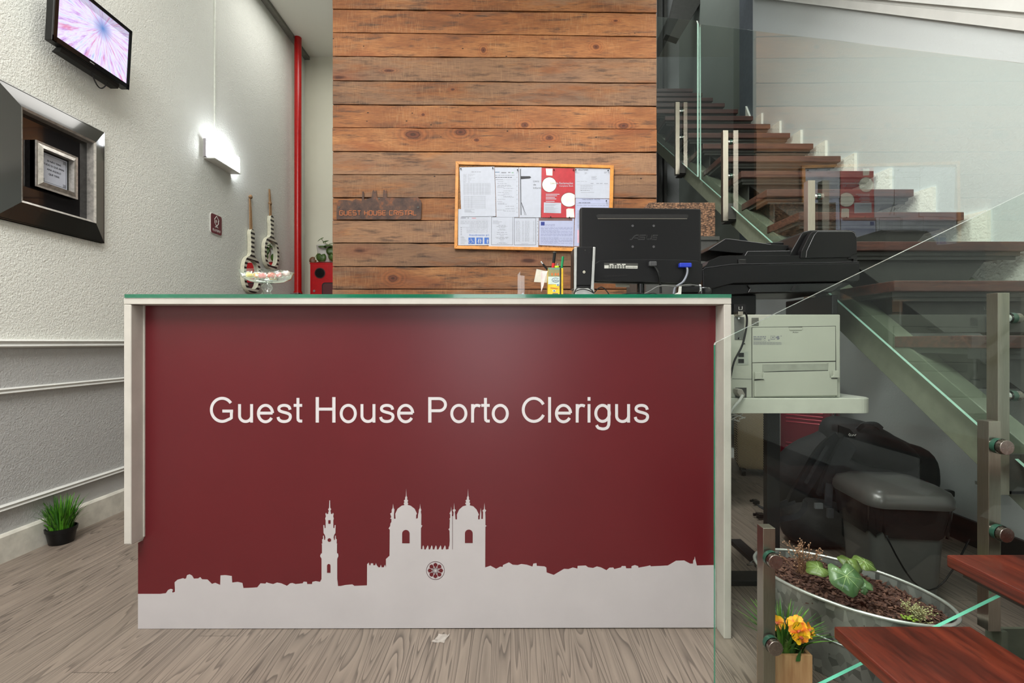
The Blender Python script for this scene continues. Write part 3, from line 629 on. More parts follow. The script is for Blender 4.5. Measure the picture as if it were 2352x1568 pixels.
# floor sign
fs = thing('floor_sign', 'small burgundy rounded plate with house icon and FLOOR 0 on the white wall', 'sign', (XL, 3.4, 1.66))
y0, y1, z0, z1 = 3.338, 3.468, 1.655, 1.797
def rrect(a0, a1, c0, c1, r, n=5):
    o_ = []
    for (u, v, s) in ((a1-r, c1-r, 0), (a0+r, c1-r, 1), (a0+r, c0+r, 2), (a1-r, c0+r, 3)):
        for i in range(n+1): t = PI/2*(s+i/n); o_.append((u+r*math.cos(t), v+r*math.sin(t)))
    return o_
b = B().prism(rrect(y0, y1, z0, z1, .018), XL+.0005, XL+.006, 'x'); obj('white_border', b, M_WHITEP, fs)
b = B().prism(rrect(y0+.004, y1-.004, z0+.004, z1-.004, .015), XL+.006, XL+.0075, 'x'); obj('plate', b, plain('sign_burgundy', (104, 28, 44), .3, bump=0), fs)
b = text('FLOOR 0', w=.086, h=.017, depth=.0006, bold=.02); b.xf(M_LEFT); b.xf(Matrix.Translation((XL+.0076, y0+.022, z0+.020))); obj('lettering', b, M_WHITEP, fs)
yc, zc = (y0+y1)/2, z0+.090; b = B()
pl = [(-.026, .012), (0, .040), (.026, .012), (.020, .008), (.020, -.012), (.010, -.022), (.004, -.026), (.004, -.036), (.018, -.040), (-.018, -.040), (-.004, -.036), (-.004, -.026), (-.010, -.022), (-.020, -.012), (-.020, .008)]
for i in range(len(pl)):
    (a, c), (d, e) = pl[i], pl[(i+1) % len(pl)]; b.tube([(XL+.0085, yc+a, zc+c), (XL+.0085, yc+d, zc+e)], .0022, 5)
b.box(XL+.0076, XL+.009, yc-.005, yc+.003, zc-.006, zc+.012); obj('house_icon', b, M_WHITEP, fs)

# hanging hand mirrors
M_STR = stripes('black_white_stripes', (226, 224, 206), (26, 25, 26), 28, 2, .48, .5, diag=0)
M_IVO = plain('ivory_edge', (214, 212, 190), .5); M_ROPE = plain('jute_rope', (150, 118, 84), .9, var=.15, scale=200, bump=.5)
M_MIR = NT('mirror_silvering'); M_MIR = M_MIR.done(M_MIR.n('BsdfGlossy', {'Color': (.86, .88, .86, 1), 'Roughness': 0.01}).outputs[0])
def mirror(yc, zc, hy, hz, hl, rope, label, knot):
    r = thing('hanging_mirror', label, 'mirror', (XL, yc, zc-hz), 'striped hand mirrors hanging on the side wall')
    n = 40; ot, it = [], []
    for i in range(n):
        a = PI/2+2*PI*i/n; e = .8
        u = math.copysign(abs(math.cos(a))**e, math.cos(a)); v = math.copysign(abs(math.sin(a))**e, math.sin(a))
        ot.append((yc+u*hy, zc+v*hz)); it.append((yc+u*hy*.74, zc+v*hz*.78))
    b = B(); x0, x1 = XL+.004, XL+.034
    b.m = 1
    def rg(P, x): return [b.bm.verts.new((x, u, v)) for u, v in P]
    A0, A1, I1, I0 = rg(ot, x0), rg(ot, x1), rg(it, x1), rg(it, x0+.01)
    b.m = 1; b.bridge(A0, A1); b.m = 0; b.bridge(A1, I1); b.m = 1; b.bridge(I1, I0)
    b.m = 1; b.face(A0[::-1])
    obj('frame', b, [M_STR, M_IVO], r)
    b = B(); hh = [(yc-.055, zc+hz*.94), (yc-.034, zc+hz*1.02), (yc-.024, zc+hz*1.15), (yc-.022, zc+hz+hl*.5), (yc-.029, zc+hz+hl-.045)]+[(yc-.028*math.cos(PI*i/10), zc+hz+hl-.028+.028*math.sin(PI*i/10)) for i in range(11)]+[(yc+.029, zc+hz+hl-.045), (yc+.022, zc+hz+hl*.5), (yc+.024, zc+hz*1.15), (yc+.034, zc+hz*1.02), (yc+.055, zc+hz*.94)]
    b.m = 1; b.prism(hh, x0, x1-.001, 'x'); b.m = 0
    b.prism([(u, v) for u, v in hh], x1-.001, x1+.001, 'x'); obj('handle', b, [M_STR, M_IVO], r)
    b = B(); b.face([b.bm.verts.new((x0+.012, u, v)) for u, v in it]); obj('mirror_glass', b, M_MIR, r, recalc=False)
    b = B()
    zt_ = zc+hz+hl+rope
    for s in (-1, 1): b.tube([(XL+.02, yc+s*.012, zc+hz+hl-.02), (XL+.016, yc+s*.010, zc+hz+hl+rope*.5), (XL+.010, yc+s*.003, zt_)], .006, 6)
    b.blob((XL+.016, yc, zc+hz+hl+rope*knot), (.013, .02, .014)); b.blob((XL+.012, yc+.01, zc+hz+hl+rope*knot+.01), (.012, .013, .011)); obj('rope', b, M_ROPE, r, smooth=60)
    return r
mirror(3.83, zz(572, 631)*0+H+(785-631)*3.84/F, .125, .145, .215, .26, 'lower of the two striped hand mirrors, reflecting red, hanging from jute rope', .98)
mirror(4.14, H+(785-582)*4.14/F, .125, .135, .19, .225, 'upper striped hand mirror on jute rope, beside the red pipe', .46)

# red pipe, fire cabinet, plant
b = B().cyl((-2.02, 4.56, 0), (-2.02, 4.56, ZC-.001), .032, seg=24); b.cyl((-2.02, 4.56, 1.36), (-2.02, 4.56, 1.375), .038, seg=24)
rp_ = thing('water_pipe', 'red painted vertical pipe running floor to ceiling in the corner', 'pipe', (-2.02, 4.56, 0))
obj('pipe', b, plain('red_pipe_paint', (176, 14, 14), .3, bump=.02), rp_, smooth=40)
b = B().cyl((-2.02, 4.56, 1.36), (-2.02, 4.56, 1.352), .040, seg=24); b.box(-2.088, -2.03, 4.55, 4.57, 1.345, 1.36); obj('pipe_clamp', b, M_CHROME, rp_)
YCB = 4.66; cx0 = W(711, 0, YCB)[0]; ztp = W(0, 603, YCB)[1]
fc = thing('fire_hose_cabinet', 'red steel fire hose cabinet with round window standing behind the reception', 'cabinet', (cx0+.3, YCB+.1, .82))
M_FR = plain('fire_red_enamel', (178, 12, 22), .3, bump=.02)
b = B().box(cx0, cx0+.6, YCB+.012, YB, ztp-.85, ztp); b.box(cx0-.004, cx0+.604, YCB+.01, YCB+.03, ztp-.012, ztp+.002); obj('cabinet_body', b, M_FR, fc, bevel=.004)
b = B().box(cx0+.02, cx0+.58, YCB, YCB+.0115, ztp-.83, ztp-.022); dr = obj('door', b, M_FR, fc, bevel=.003)
xc_, zc_ = W(735, 627, YCB)
b = B().cyl((xc_, YCB-.004, zc_), (xc_, YCB-.0005, zc_), .052, seg=28); obj('round_rim', b, plain('rim_dark', (60, 20, 22), .4), dr)
b = B().cyl((xc_, YCB-.006, zc_), (xc_, YCB-.0042, zc_), .044, seg=28); obj('round_window', b, M_BLACKG, dr)
wx, wz = W(741, 650, YCB)
b = B().prism(rrect(wx-.006, wx+.36, wz-.45, wz+.006, .03), YCB-.004, YCB-.0005); obj('window_gasket', b, M_RUBBER, dr)
b = B().prism(rrect(wx+.004, wx+.35, wz-.44, wz-.004, .025), YCB-.006, YCB-.0042); t_ = NT('dim_window_pane'); obj('window_pane', b, t_.done(t_.pbsdf(lin((92, 52, 56)), .12, 0, None, .7, .5)), dr)
x_, z_ = W(722, 668, YCB); b = B().cyl((x_, YCB-.006, z_), (x_, YCB-.0005, z_), .011); obj('lock', b, M_CHROME, dr)
# plant on the cabinet
px_, pz_ = W(747, 0, 4.76)[0], ztp
pp = thing('potted_plant', 'trailing round-leaved plant in a white pot on top of the red cabinet', 'plant', (px_, 4.76, pz_))
b = B().lathe((px_, 4.76, pz_+.014), [(.055, 0), (.062, .01), (.075, .12), (.082, .165), (.078, .168), (.07, .15)], 24, caps=True); obj('pot', b, M_WHITEP, pp, smooth=40)
b = B().lathe((px_, 4.76, pz_+.001), [(.06, .0015), (.085, .006), (.085, .012), (.06, .013)], 24); obj('saucer', b, plain('terracotta_saucer', (122, 60, 48), .6), pp)
M_LEAFD = plain('dark_green_leaf', (62, 88, 34), .4, var=.3, scale=18, bump=.1); M_LEAFB = plain('brown_leaf', (104, 66, 36), .5, var=.2, scale=25); M_STEM = plain('pale_stem', (116, 132, 80), .6)
def leaf_disc(b, c, r, nrm, up, notch=True, n=18, cup=.18, lobes=0):
    """rounded leaf with a notch at the stalk, slightly cupped; two sides make its thickness"""
    nrm = Vector(nrm).normalized(); up = Vector(up); up = (up-nrm*up.dot(nrm)).normalized(); sd = up.cross(nrm); c = Vector(c)
    rings = []
    for side, th in ((1, .0008), (-1, -.0008)):
        ctr = b.bm.verts.new(c+nrm*th); prev = None; rs = []
        for q in (.5, 1):
            rg = []
            for i in range(n):
                a = 2*PI*i/n; rad = r*q*(1-(.45*math.exp(-((a-PI)/.33)**2) if notch else 0))*(1+.14*math.exp(-(min(a, 2*PI-a)/.4)**2)+(.07*math.cos(lobes*a) if lobes else 0))
                h = cup*r*q*q*(1+.35*math.sin(2*a+1))
                rg.append(b.bm.verts.new(c+up*math.cos(a)*rad+sd*math.sin(a)*rad-nrm*h+nrm*th))
            rs.append(rg)
        for i in range(n): b.face([ctr, rs[0][i], rs[0][(i+1) % n]])
        b.bridge(rs[0], rs[1]); rings.append(rs[1])
    b.bridge(rings[0], rings[1])
def stalk(b, p, q, sag=.03, r=.0028):
    p, q = Vector(p), Vector(q); b.tube([p.lerp(q, i/8)+Vector((0, 0, sag*math.sin(PI*i/8))) for i in range(9)], r, 5)
S = B(); bx = (px_, 4.76, pz_+.17)
for (lx, ly, r_, n_, up_, br_) in ((736, 548, .034, (-.5, -.4, .8), (-1, 0, -.3), 0), (719, 597, .034, (.3, -1, .2), (-1, 0, -.6), 1), (737, 590, .048, (0, -1, .1), (0, 0, -1), 0), (742, 564, .045, (.1, -.5, 1), (-1, 0, 0), 0), (752, 562, .04, (0, -.4, 1), (1, 0, 0), 0), (760, 576, .045, (.2, -1, .2), (0, 0, 1), 0), (763, 589, .04, (0, -1, 0), (0, 0, -1), 0), (773, 560, .05, (0, -.6, .8), (1, 0, 0), 0), (748, 553, .03, (-.2, -.5, 1), (0, 1, 0), 0)):
    q = W(lx, ly, 4.68); b = B(); leaf_disc(b, (q[0], 4.68, q[1]), r_, n_, up_); stalk(S, bx, (q[0], 4.685, q[1]), .02)
    obj('leaf', b, M_LEAFB if br_ else M_LEAFD, pp, smooth=80)
obj('stems', S, M_STEM, pp, smooth=60)
# grass pot on the floor by the wall
def grass(b, c, n, h, spread, r0, rnd, w=.004, lean=.5):
    for i in range(n):
        a = rnd.uniform(0, 2*PI); r = r0*math.sqrt(rnd.random()); hh = h*rnd.uniform(.55, 1); ln = spread*rnd.uniform(.1, 1)*(r/r0*.7+.3)
        d = Vector((math.cos(a), math.sin(a), 0)); s = Vector((-d.y, d.x, 0)).lerp(Vector((rnd.uniform(-1, 1), rnd.uniform(-1, 1), 0)), .4).normalized(); pv = None; c0 = Vector(c)+d*r; b.m = rnd.choice((0, 0, 1))
        for k in range(5):
            t = k/4; p = c0+d*ln*t**1.8+Vector((0, 0, hh*(t-.22*t*t*(ln/spread)))); ww = w*(1-t**1.5)+.0004
            cur = [b.bm.verts.new(p-s*ww), b.bm.verts.new(p+d*ww*.35+Vector((0,0,0))), b.bm.verts.new(p+s*ww)]
            if pv: b.face([pv[0], pv[1], cur[1], cur[0]]); b.face([pv[1], pv[2], cur[2], cur[1]])
            pv = cur
M_G1 = plain('grass_green', (74, 130, 30), .45, var=.2, scale=30, bump=0); M_G2 = plain('dark_grass_green', (44, 92, 26), .45, var=.2, scale=30, bump=0)
gx, gy = -1.98, 2.20
gx, gy = (141-CX)/F*2.17, 2.17
gp = thing('potted_grass', 'artificial green grass in a small black pot on the floor against the baseboard', 'plant', (gx, gy, 0))
b = B().lathe((gx, gy, 0), [(.042, .001), (.044, .003), (.053, .054), (.056, .055), (.058, .071), (.054, .072), (.050, .06)], 28); obj('pot', b, M_BLACK, gp, smooth=40)
b = B(); grass(b, (gx, gy, .055), 190, .165, .10, .040, random.Random(3), .0045); obj('grass_blades', b, [M_G1, M_G2], gp, recalc=False)

# glass cake stand with wrapped sweets on the counter
ZTOP = ZT+.0113
YC = 1.56; cxk = W(613, 0, YC)[0]
cs = thing('cake_stand', 'small clear glass footed bowl of wrapped sweets on the counter', 'cake stand', (cxk, YC, ZTOP))
zbw = W(0, 650, YC)[1]
M_BOWL = glass('pressed_glass', (.93, .96, .96), 1.6, .02)
b = B().lathe((cxk, YC, ZTOP), [(.036, 0), (.036, .003), (.015, .010), (.010, .018), (.017, .028), (.017, .036), (.009, .043), (.012, .050), (.022, zbw-ZTOP)], 28); obj('foot', b, M_BOWL, cs, smooth=60)
b = B().lathe((cxk, YC, zbw), [(.022, 0), (.05, .004), (.072, .016), (.080, .034), (.082, .035), (.0785, .034), (.070, .018), (.048, .007), (.0, .005)], 36, caps=False)
for i, v in enumerate(b.bm.verts): pass
obj('bowl', b, M_BOWL, cs, smooth=60)
M_WRAP = glass('cellophane', (.97, .97, .98), 2.5, .12)
def sweet(c, colr, label):
    r = thing('wrapped_sweet', label, 'sweet', c, 'wrapped sweets in the glass bowl')
    b = B().blob((c[0], c[1], c[2]+.009), (.011, .009, .009), 12, 8, .6, Matrix.Rotation(random.random()*3, 4, 'Z')); t_ = NT('sugar_'+label.split()[0])
    obj('candy', b, t_.done(t_.pbsdf(lin(colr), .25, 0, None, .5, .3, **{'Subsurface Weight': .3, 'Subsurface Radius': (.01, .01, .01)})), r, smooth=70)
    b = B().blob((c[0], c[1], c[2]+.010), (.014, .012, .011), 10, 7, .8, nz=.5, nf=160)
    for s in (-1, 1):
        a = random.random()*PI; d = Vector((math.cos(a), math.sin(a), .5*random.random()))*s
        p = Vector((c[0], c[1], c[2]+.012))+d*.009
        for k in range(5):
            e = Vector((random.uniform(-.5, .5), random.uniform(-.5, .5), random.uniform(-.2, .9))); b.face([b.bm.verts.new(p), b.bm.verts.new(p+(d+e)*.014), b.bm.verts.new(p+(d-e*.4)*.012+Vector((0, 0, .004)))])
    obj('wrapper', b, M_WRAP, r, recalc=False)
for (lx, dy_, colr, lab, dz_) in ((578, -.012, (250, 228, 60), 'yellow wrapped sweet at the edge of the glass bowl', .015), (600, -.022, (252, 170, 60), 'orange wrapped sweet in the glass bowl', .013), (597, .026, (255, 240, 235), 'clear white wrapped sweet at the back of the glass bowl', .017), (615, -.034, (240, 110, 110), 'red wrapped sweet at the front of the glass bowl', .010), (632, -.026, (248, 130, 110), 'coral wrapped sweet beside the red one in the glass bowl', .012), (643, -.008, (250, 170, 165), 'pink wrapped sweet in the glass bowl', .016), (655, .008, (252, 222, 215), 'pale pink wrapped sweet at the rim end of the glass bowl', .022), (622, .012, (252, 200, 120), 'peach wrapped sweet behind the red one in the glass bowl', .010)):
    sweet((W(lx, 0, YC)[0], YC+dy_, zbw+dz_), colr, lab)
# ------------------------------------------------------------------ cork notice board on the boarded wall (crop frame: origin 1040,360, scale 6.189)
YBD = YW-.004
def c2(p): return (1040+p[0]/6.189, 360+p[1]/6.189)
def q2(b, pts, y0, y1): b.prism([W(*c2(p), y0)[:2] for p in pts], y0, y1); return b
nb = thing('notice_board', 'wood-framed cork notice board covered in papers on the plank wall', 'notice board', (W(*c2((1150, 1300)), YBD)[0], YBD, W(*c2((1150, 1310)), YBD)[1]))
OT = [(40, 62), (2290, 120), (2262, 1352), (20, 1305)]; IN = [(85, 108), (2240, 160), (2213, 1302), (65, 1262)]
M_PINE = plain('honey_oak_frame', (206, 138, 62), .45, var=.12, scale=25); b = B()
for i in range(4): q2(b, [OT[i], OT[(i+1) % 4], IN[(i+1) % 4], IN[i]], YBD-.018, YBD)
obj('frame', b, M_PINE, nb, bevel=.0015)
b = q2(B(), [(80, 104), (2245, 156), (2218, 1306), (60, 1266)], YBD-.007, YBD); obj('cork_sheet', b, cork('cork_sheet', (150, 104, 66), (186, 140, 96), 260), nb)
M_PAPB = plain('bluish_paper', (172, 178, 206), .35, var=.02, bump=0); M_PRED = plain('complaint_book_red', (176, 48, 56), .35, bump=0); M_SLV = glass('plastic_sleeve', (.97, .97, .99), 1.2, .05)
M_PCREAM = plain('cream_shape', (232, 230, 214), .4, bump=0); M_BLUE = plain('pictogram_blue', (40, 96, 180), .4, bump=0)
def sheet(name, pts, y, label, mats=None, rows=(), extra=None, cat='paper', grp='papers on the notice board'):
    """one pinned sheet; rows: (x0, x1, y, thickness, ink index) in crop coordinates"""
    b = B(); q2(b, pts, y-.0006, y)
    for (x0, x1, yy, th, mi) in rows:
        b.m = mi; q2(b, [(x0, yy-th/2), (x1, yy-th/2), (x1, yy+th/2), (x0, yy+th/2)], y-.00085, y-.0007)
    if extra: extra(b, y-.0009)
    return tag(obj(name, b, mats or [M_PAPER, M_INK, M_INKD]), label, cat, grp)
rn = random.Random(11)
def block(x0, x1, y0, y1, step, th=3, mi=1, gap=.0, jit=.5):
    r = []; y = y0
    while y < y1:
        if rn.random() >= gap: r.append((x0, x0+(x1-x0)*(1-jit*rn.random()), y, th, mi))
        y += step
    return r
def words_row(x0, x1, y, th, n, mi=1):
    r = []; x = x0
    while x < x1:
        w_ = rn.uniform(.4, 1.3)*(x1-x0)/n; r.append((x, min(x+w_*.8, x1), y, th, mi)); x += w_
    return r
def bold(b, y, s, x0, yb, w, h, mi): 
    k = YBD/F/6.189; tb = text(s, w=w*k, h=h*k, depth=.0003)
    p = W(*c2((x0, yb)), y); tb.xf(Matrix.Translation((p[0], y, p[1])))
    for f in tb.bm.faces: f.material_index = mi
    b.join(tb)
yy0 = YBD-.0085
# lower layer
R7 = words_row(110, 230, 870, 5, 1, 2)+[(270, 330, 872, 6, 3)]+[(105, 500, y, 1.8, 1) for y in (885, 908, 930, 955, 1000)]+sum([words_row(110, 500, y, 3, 8) for y in (920, 942)], [])
for x in range(245, 500, 14): R7 += [(x, x+2, 978, 40+rn.uniform(-8, 8), 2 if rn.random() < .3 else 1)]
for y in range(1010, 1085, 11): R7 += [(x, x+rn.uniform(3, 9), y, 4, 1) for x in range(200, 500, 17)]
for y in range(1010, 1110, 24): R7 += [(112, 128, y, 8, 1)]
R7 += block(110, 200, 1135, 1250, 13, 2.5, 1, .2)
def x7(b, y):
    bold(b, y, 'Atendimento pri', 230, 1132, 282, 34, 4)
    for i, x in enumerate((222, 334, 448)):
        b.m = 4; q2(b, [(x, 1147), (min(x+92, 512), 1147), (min(x+92, 512), 1238), (x, 1238)], y-.0002, y); b.m = 5
        def ln(p, r=3.2): b.tube([(*[W(*c2(q), y-.0004)[0]], y-.0004, W(*c2(q), y-.0004)[1]) for q in p], r*YBD/F/6.189, 4)
        if i == 0:
            ln([(x+38, 1160), (x+38, 1195), (x+60, 1195), (x+68, 1218), (x+76, 1216)], 4); ln([(x+38, 1178), (x+56, 1178)], 3); ln([(x+30+24*math.cos(t/10), 1205+24*math.sin(t/10)) for t in range(2, 46, 4)], 3); ln([(x+37, 1158), (x+39, 1159)], 7)
        elif i == 1:
            ln([(x+40, 1165), (x+34, 1195), (x+36, 1230)], 8); ln([(x+62, 1168), (x+58, 1195), (x+62, 1230)], 8); ln([(x+40, 1160), (x+42, 1161)], 8); ln([(x+62, 1160), (x+64, 1161)], 8); ln([(x+30, 1185), (x+16, 1215)], 3); ln([(x+66, 1180), (x+80, 1205)], 3)
        else:
            ln([(x+46, 1175), (x+42, 1200), (x+46, 1232)], 9); ln([(x+44, 1162), (x+46, 1163)], 8); ln([(x+50, 1192), (x+56, 1200)], 8)
M_INKR = plain('printed_red_ink', (196, 70, 70), .6, bump=0)
sheet('notice_sheet', [(75, 742), (540, 750), (515, 1256), (75, 1258)], yy0, 'sheet with priority service heading and blue wheelchair pictogram, bottom corner of notice board', [M_PAPER, M_INK, M_INKD, M_INKR, M_BLUE, M_PAPER], R7, x7)
R6 = block(1765, 1795, 770, 1010, 14, 3, 1, .1, .3)+words_row(1765, 2210, 690, 4, 9)
sheet('notice_sheet', [(1745, 587), (2225, 600), (2200, 1285), (1722, 1270)], yy0, 'price list sheet with pink block, partly behind the computer monitor', [M_PAPB, M_INK, M_INKD, plain('pink_print', (216, 170, 186), .5, bump=0)],
      R6+words_row(1790, 1955, 652, 7, 4, 2)+[(1750, 2215, 665, 1.5, 1), (1772, 1800, 1130, 185, 3)], lambda b, y: bold(b, y, 'TABELA DE PREÇOS / PRICE LIST', 1838, 615, 255, 13, 2))
R10 = [(1252, 1305, 950, 52, 3)]+words_row(1312, 1450, 962, 5, 4)+words_row(1312, 1450, 980, 5, 4)+[(1230, 1700, 890, 36, 4)]
for y0_, y1_ in ((1005, 1030), (1045, 1090), (1098, 1125), (1145, 1230)): R10 += sum([words_row(1250, 1700 if rn.random() < .7 else 1500, y, 3.4, 9, 1) for y in range(y0_, y1_, 12)], [])
sheet('notice_sheet', [(1228, 870), (1725, 875), (1715, 1275), (1225, 1255)], yy0-.0012, 'bluish typed sheet with a small navy square logo, under the red book', [M_PAPB, plain('bluish_ink', (118, 122, 160), .6, bump=0), M_INKD, plain('navy_print', (24, 44, 130), .5, bump=0), plain('brown_band', (110, 84, 84), .5, bump=0)], R10)
def framed(x0, x1, y0, y1, t=4): return [(x0, x1, y0, t, 2), (x0, x1, y1, t, 2), (x0, x0+t, (y0+y1)/2, y1-y0, 2), (x1-t, x1, (y0+y1)/2, y1-y0, 2)]
R8 = framed(548, 855, 855, 1250)+block(570, 720, 910, 960, 14, 3)
for y in (975, 990, 1003, 1025, 1040, 1075, 1100, 1122, 1145, 1158, 1172, 1195, 1222, 1232): w_ = rn.uniform(40, 190)/2; R8 += words_row(700-w_, 700+w_, y, 4, 3)
sheet('notice_sheet', [(515, 850), (868, 853), (866, 1276), (512, 1274)], yy0-.0016, 'black-bordered sheet of centred text in the lower row of the notice board', None, R8+[(570, 670, 853, 7, 2)])
R9 = framed(874, 1180, 868, 1253)+sum([words_row(895, 960, y, 3, 2)+words_row(985, 1010, y, 3, 1)+words_row(1025, 1090, y, 3, 2)+words_row(1140, 1160, y, 3, 1) for y in range(915, 1215, 15)], [])+[(975, 1075, 1236, 3, 1)]+[(1202, 1212, y, 9, 1) for y in (920, 955, 1010, 1065, 1112, 1200)]
sheet('notice_sheet', [(868, 862), (1222, 865), (1215, 1287), (866, 1277)], yy0-.0020, 'black-bordered sheet with price columns, lower row of the notice board', None, R9)
# upper layer
R5 = words_row(1760, 1910, 350, 2, 3)+words_row(1765, 1800, 230, 2.5, 2)+block(1875, 1915, 225, 250, 9, 3)+block(2150, 2200, 215, 235, 9, 3)+block(1970, 2060, 280, 320, 13, 3)+sum([words_row(1815, 1990, y, 3, 5) for y in (408, 422, 440, 455)], [])+words_row(1815, 1945, 478, 6, 4)+[(1960, 2000, 378, 6, 1), (2040, 2080, 378, 6, 1), (2090, 2130, 378, 6, 1), (2150, 2205, 380, 6, 1), (1755, 2215, 400, 1.5, 1), (1820, 2010, 507, 3, 1)]
sheet('notice_sheet', [(1738, 160), (2235, 172), (2228, 592), (1738, 585)], yy0-.0016, 'authors society licence sheet in the top corner of the notice board above the monitor', None, R5, lambda b, y: bold(b, y, 'SPAUTORES', 1785, 196, 138, 18, 2))
R1 = words_row(265, 400, 215, 6, 4, 1)+sum([words_row(150, 195, y, 3, 1)+words_row(215, rn.uniform(230, 350), y, 3, 3) for y in range(252, 372, 16)], [])
R1 += [(155, 530, y, 1.6, 1) for y in range(378, 540, 14)]+[(160, 462, y, 1.6, 1) for y in range(560, 740, 14)]
for x in (155, 215, 260, 300, 345, 390, 430, 470, 500, 529): R1 += [(x, x+1.6, 458, 165, 1)]
for x in (160, 222, 268, 460): R1 += [(x, x+1.6, 645, 180, 1)]
R1 += block(165, 310, 752, 800, 12, 3)
sheet('notice_sheet', [(95, 150), (592, 140), (612, 845), (122, 850)], yy0-.0030, 'sheet printed with two small tables, first in the top row of the notice board', None, R1)
R2 = [(600, 665, 218, 9, 4), (690, 760, 225, 12, 1), (785, 820, 222, 12, 1), (835, 865, 225, 10, 3)]+words_row(600, 875, 262, 6, 8)+words_row(605, 842, 292, 7, 7, 2)+[(612, 895, 325, 1.5, 1)]+words_row(612, 712, 322, 5, 4)
for y in (352, 380, 405, 420, 435, 448, 483, 507, 530, 545, 560, 575, 605, 635, 660, 672, 703, 740, 756, 772): x = rn.choice((630, 640, 720, 750)); R2 += words_row(x, rn.uniform(x+40, 895), y, 4, 4)
R2 += [(910, 918, y, 8, 1) for y in range(230, 820, 62)]
sheet('notice_sheet', [(598, 150), (935, 150), (938, 857), (620, 855)], yy0-.0024, 'perforated typed sheet between the table sheet and the white information book', [M_PAPER, M_INK, M_INKD, plain('green_print', (110, 160, 120), .5, bump=0), plain('teal_print', (70, 110, 140), .5, bump=0)], R2)
def x3(b, y):
    b.m = 2; q2(b, [(957, 172), (968, 172), (976, 828), (966, 828)], y-.0002, y); q2(b, [(966, 275), (1095, 275), (1115, 292), (1095, 308), (966, 318)], y-.0004, y-.0002)
    for x in (1030, 1046): q2(b, [(972, 650), (978, 650), (x, 828), (x-4, 828)], y-.0002, y)
    for i, (s_, w_) in enumerate((('Livro', 80), ('de', 36), ('Inform', 108))): bold(b, y, s_, 1144, 360+i*48, w_, 28, 3)
sheet('information_book', [(940, 150), (1262, 150), (1250, 862), (945, 862)], yy0-.0044, 'white information book cover with grey signpost arrow, beside the red book', [M_PAPER, M_INK, M_INKD, plain('text_grey', (90, 92, 96), .6, bump=0)], (), x3, 'book')
def x4(b, y):
    def el(cx_, cy_, rx, ry, yo=0):
        b.m = 6; q2(b, [(min(cx_+(rx+6)*math.cos(t*PI/16), 1733), cy_+(ry+6)*math.sin(t*PI/16)) for t in range(32)], y-.0001, y); b.m = 3
        q2(b, [(min(cx_+rx*math.cos(t*PI/16), 1733), cy_+ry*math.sin(t*PI/16)) for t in range(32)], y-.0003, y-.0001)
    el(1372, 396, 100, 104); el(1652, 610, 112, 98)
    b.m = 3; q2(b, [(1322, 166), (1418, 168), (1416, 268), (1330, 262)], y-.0003, y); q2(b, [(1613, 745), (1640, 733), (1720, 738), (1728, 862), (1616, 862)], y-.0003, y)
    b.m = 4; q2(b, [(1295, 648), (1540, 655), (1538, 802), (1293, 795)], y-.0003, y)
    b.m = 1
    for r_ in (670, 688, 714, 732, 748, 768, 786): q2(b, [(1308, r_), (1308+rn.uniform(120, 215), r_), (1440, r_+4), (1308, r_+4)], y-.0005, y-.0003)
    b.m = 5
    for r_, w_ in ((528, 195), (550, 160), (574, 130), (594, 150), (628, 125)): q2(b, [(1322, r_), (1322+w_, r_), (1322+w_, r_+9), (1322, r_+9)], y-.0003, y)
    bold(b, y-.0003, 'Livro', 1390, 388, 72, 26, 2); bold(b, y-.0003, 'de Reclamações', 1466, 396, 242, 36, 5); bold(b, y-.0003, 'Complaints Book', 1515, 430, 195, 28, 5)
sheet('complaints_book', [(1262, 155), (1735, 165), (1738, 865), (1258, 862)], yy0-.0052, 'red complaints book cover with cream rounded shapes pinned to the notice board', [M_PRED, M_INK, M_INKD, M_PCREAM, M_PAPER, M_PAPER, plain('shape_outline', (70, 40, 40), .5, bump=0)], (), x4, 'book')
pin_spots = [(115, 170, 'over the table sheet, near the frame corner'), (568, 160, 'over the inner corner of the table sheet'), (920, 187, 'between typed sheet and white book'), (1437, 182, 'at the top middle of the red book'), (1716, 184, 'at the top outer corner of the red book'), (1748, 186, 'at the top corner of the licence sheet'), (2208, 195, 'at the outer corner of the licence sheet'), (2182, 627, 'on the price list sheet'), (1392, 855, 'at the bottom edge of the red book'), (1658, 862, 'at the bottom corner of the red book')]
for x, y_, wh in pin_spots:
    p = W(*c2((x, y_)), yy0-.01); b = B().cyl((p[0], yy0-.0136, p[1]), (p[0], yy0-.0068, p[1]), .0042, .0032, 12); tag(obj('push_pin', b, M_RUBBER), 'black push pin '+wh, 'pin', 'pins on the notice board')

# rusty metal name sign (crop frame origin 760,340 scale 2.613)
def c1(p): return (760+p[0]/2.613, 340+p[1]/2.613)
YS = YW-.008
sg = thing('metal_sign', 'rusty cut metal GUEST HOUSE CRISTAL sign with small tower outline on the plank wall', 'sign', (W(*c1((285, 428)), YS)[0], YS, W(*c1((285, 428)), YS)[1]))
P = [(35,335),(45,314),(90,312),(130,318),(150,306),(185,318),(188,300),(190,262),(198,262),(200,312),(215,306),(245,298),(250,262),(256,250),(262,262),(268,262),(272,250),(278,298),(312,298),(316,252),(322,250),(328,262),(334,252),(338,298),(420,300),(520,296),(535,305),(545,330),(541,425),(535,429),(35,428)]
t_ = NT('rusted_steel'); v_ = t_.geo(); f_ = t_.noise(v_, 22, 6, .7)
M_RUST = t_.done(t_.pbsdf(t_.ramp(f_, [(.35, lin((58, 44, 40))), (.55, lin((84, 62, 52))), (.72, lin((132, 78, 44)))]), .6, .4, t_.bump(t_.noise(v_, 200, 3), .3, .001)))
b = B().prism([W(*c1(p), YS) for p in P], YS-.003, YS); obj('plate', b, M_RUST, sg)
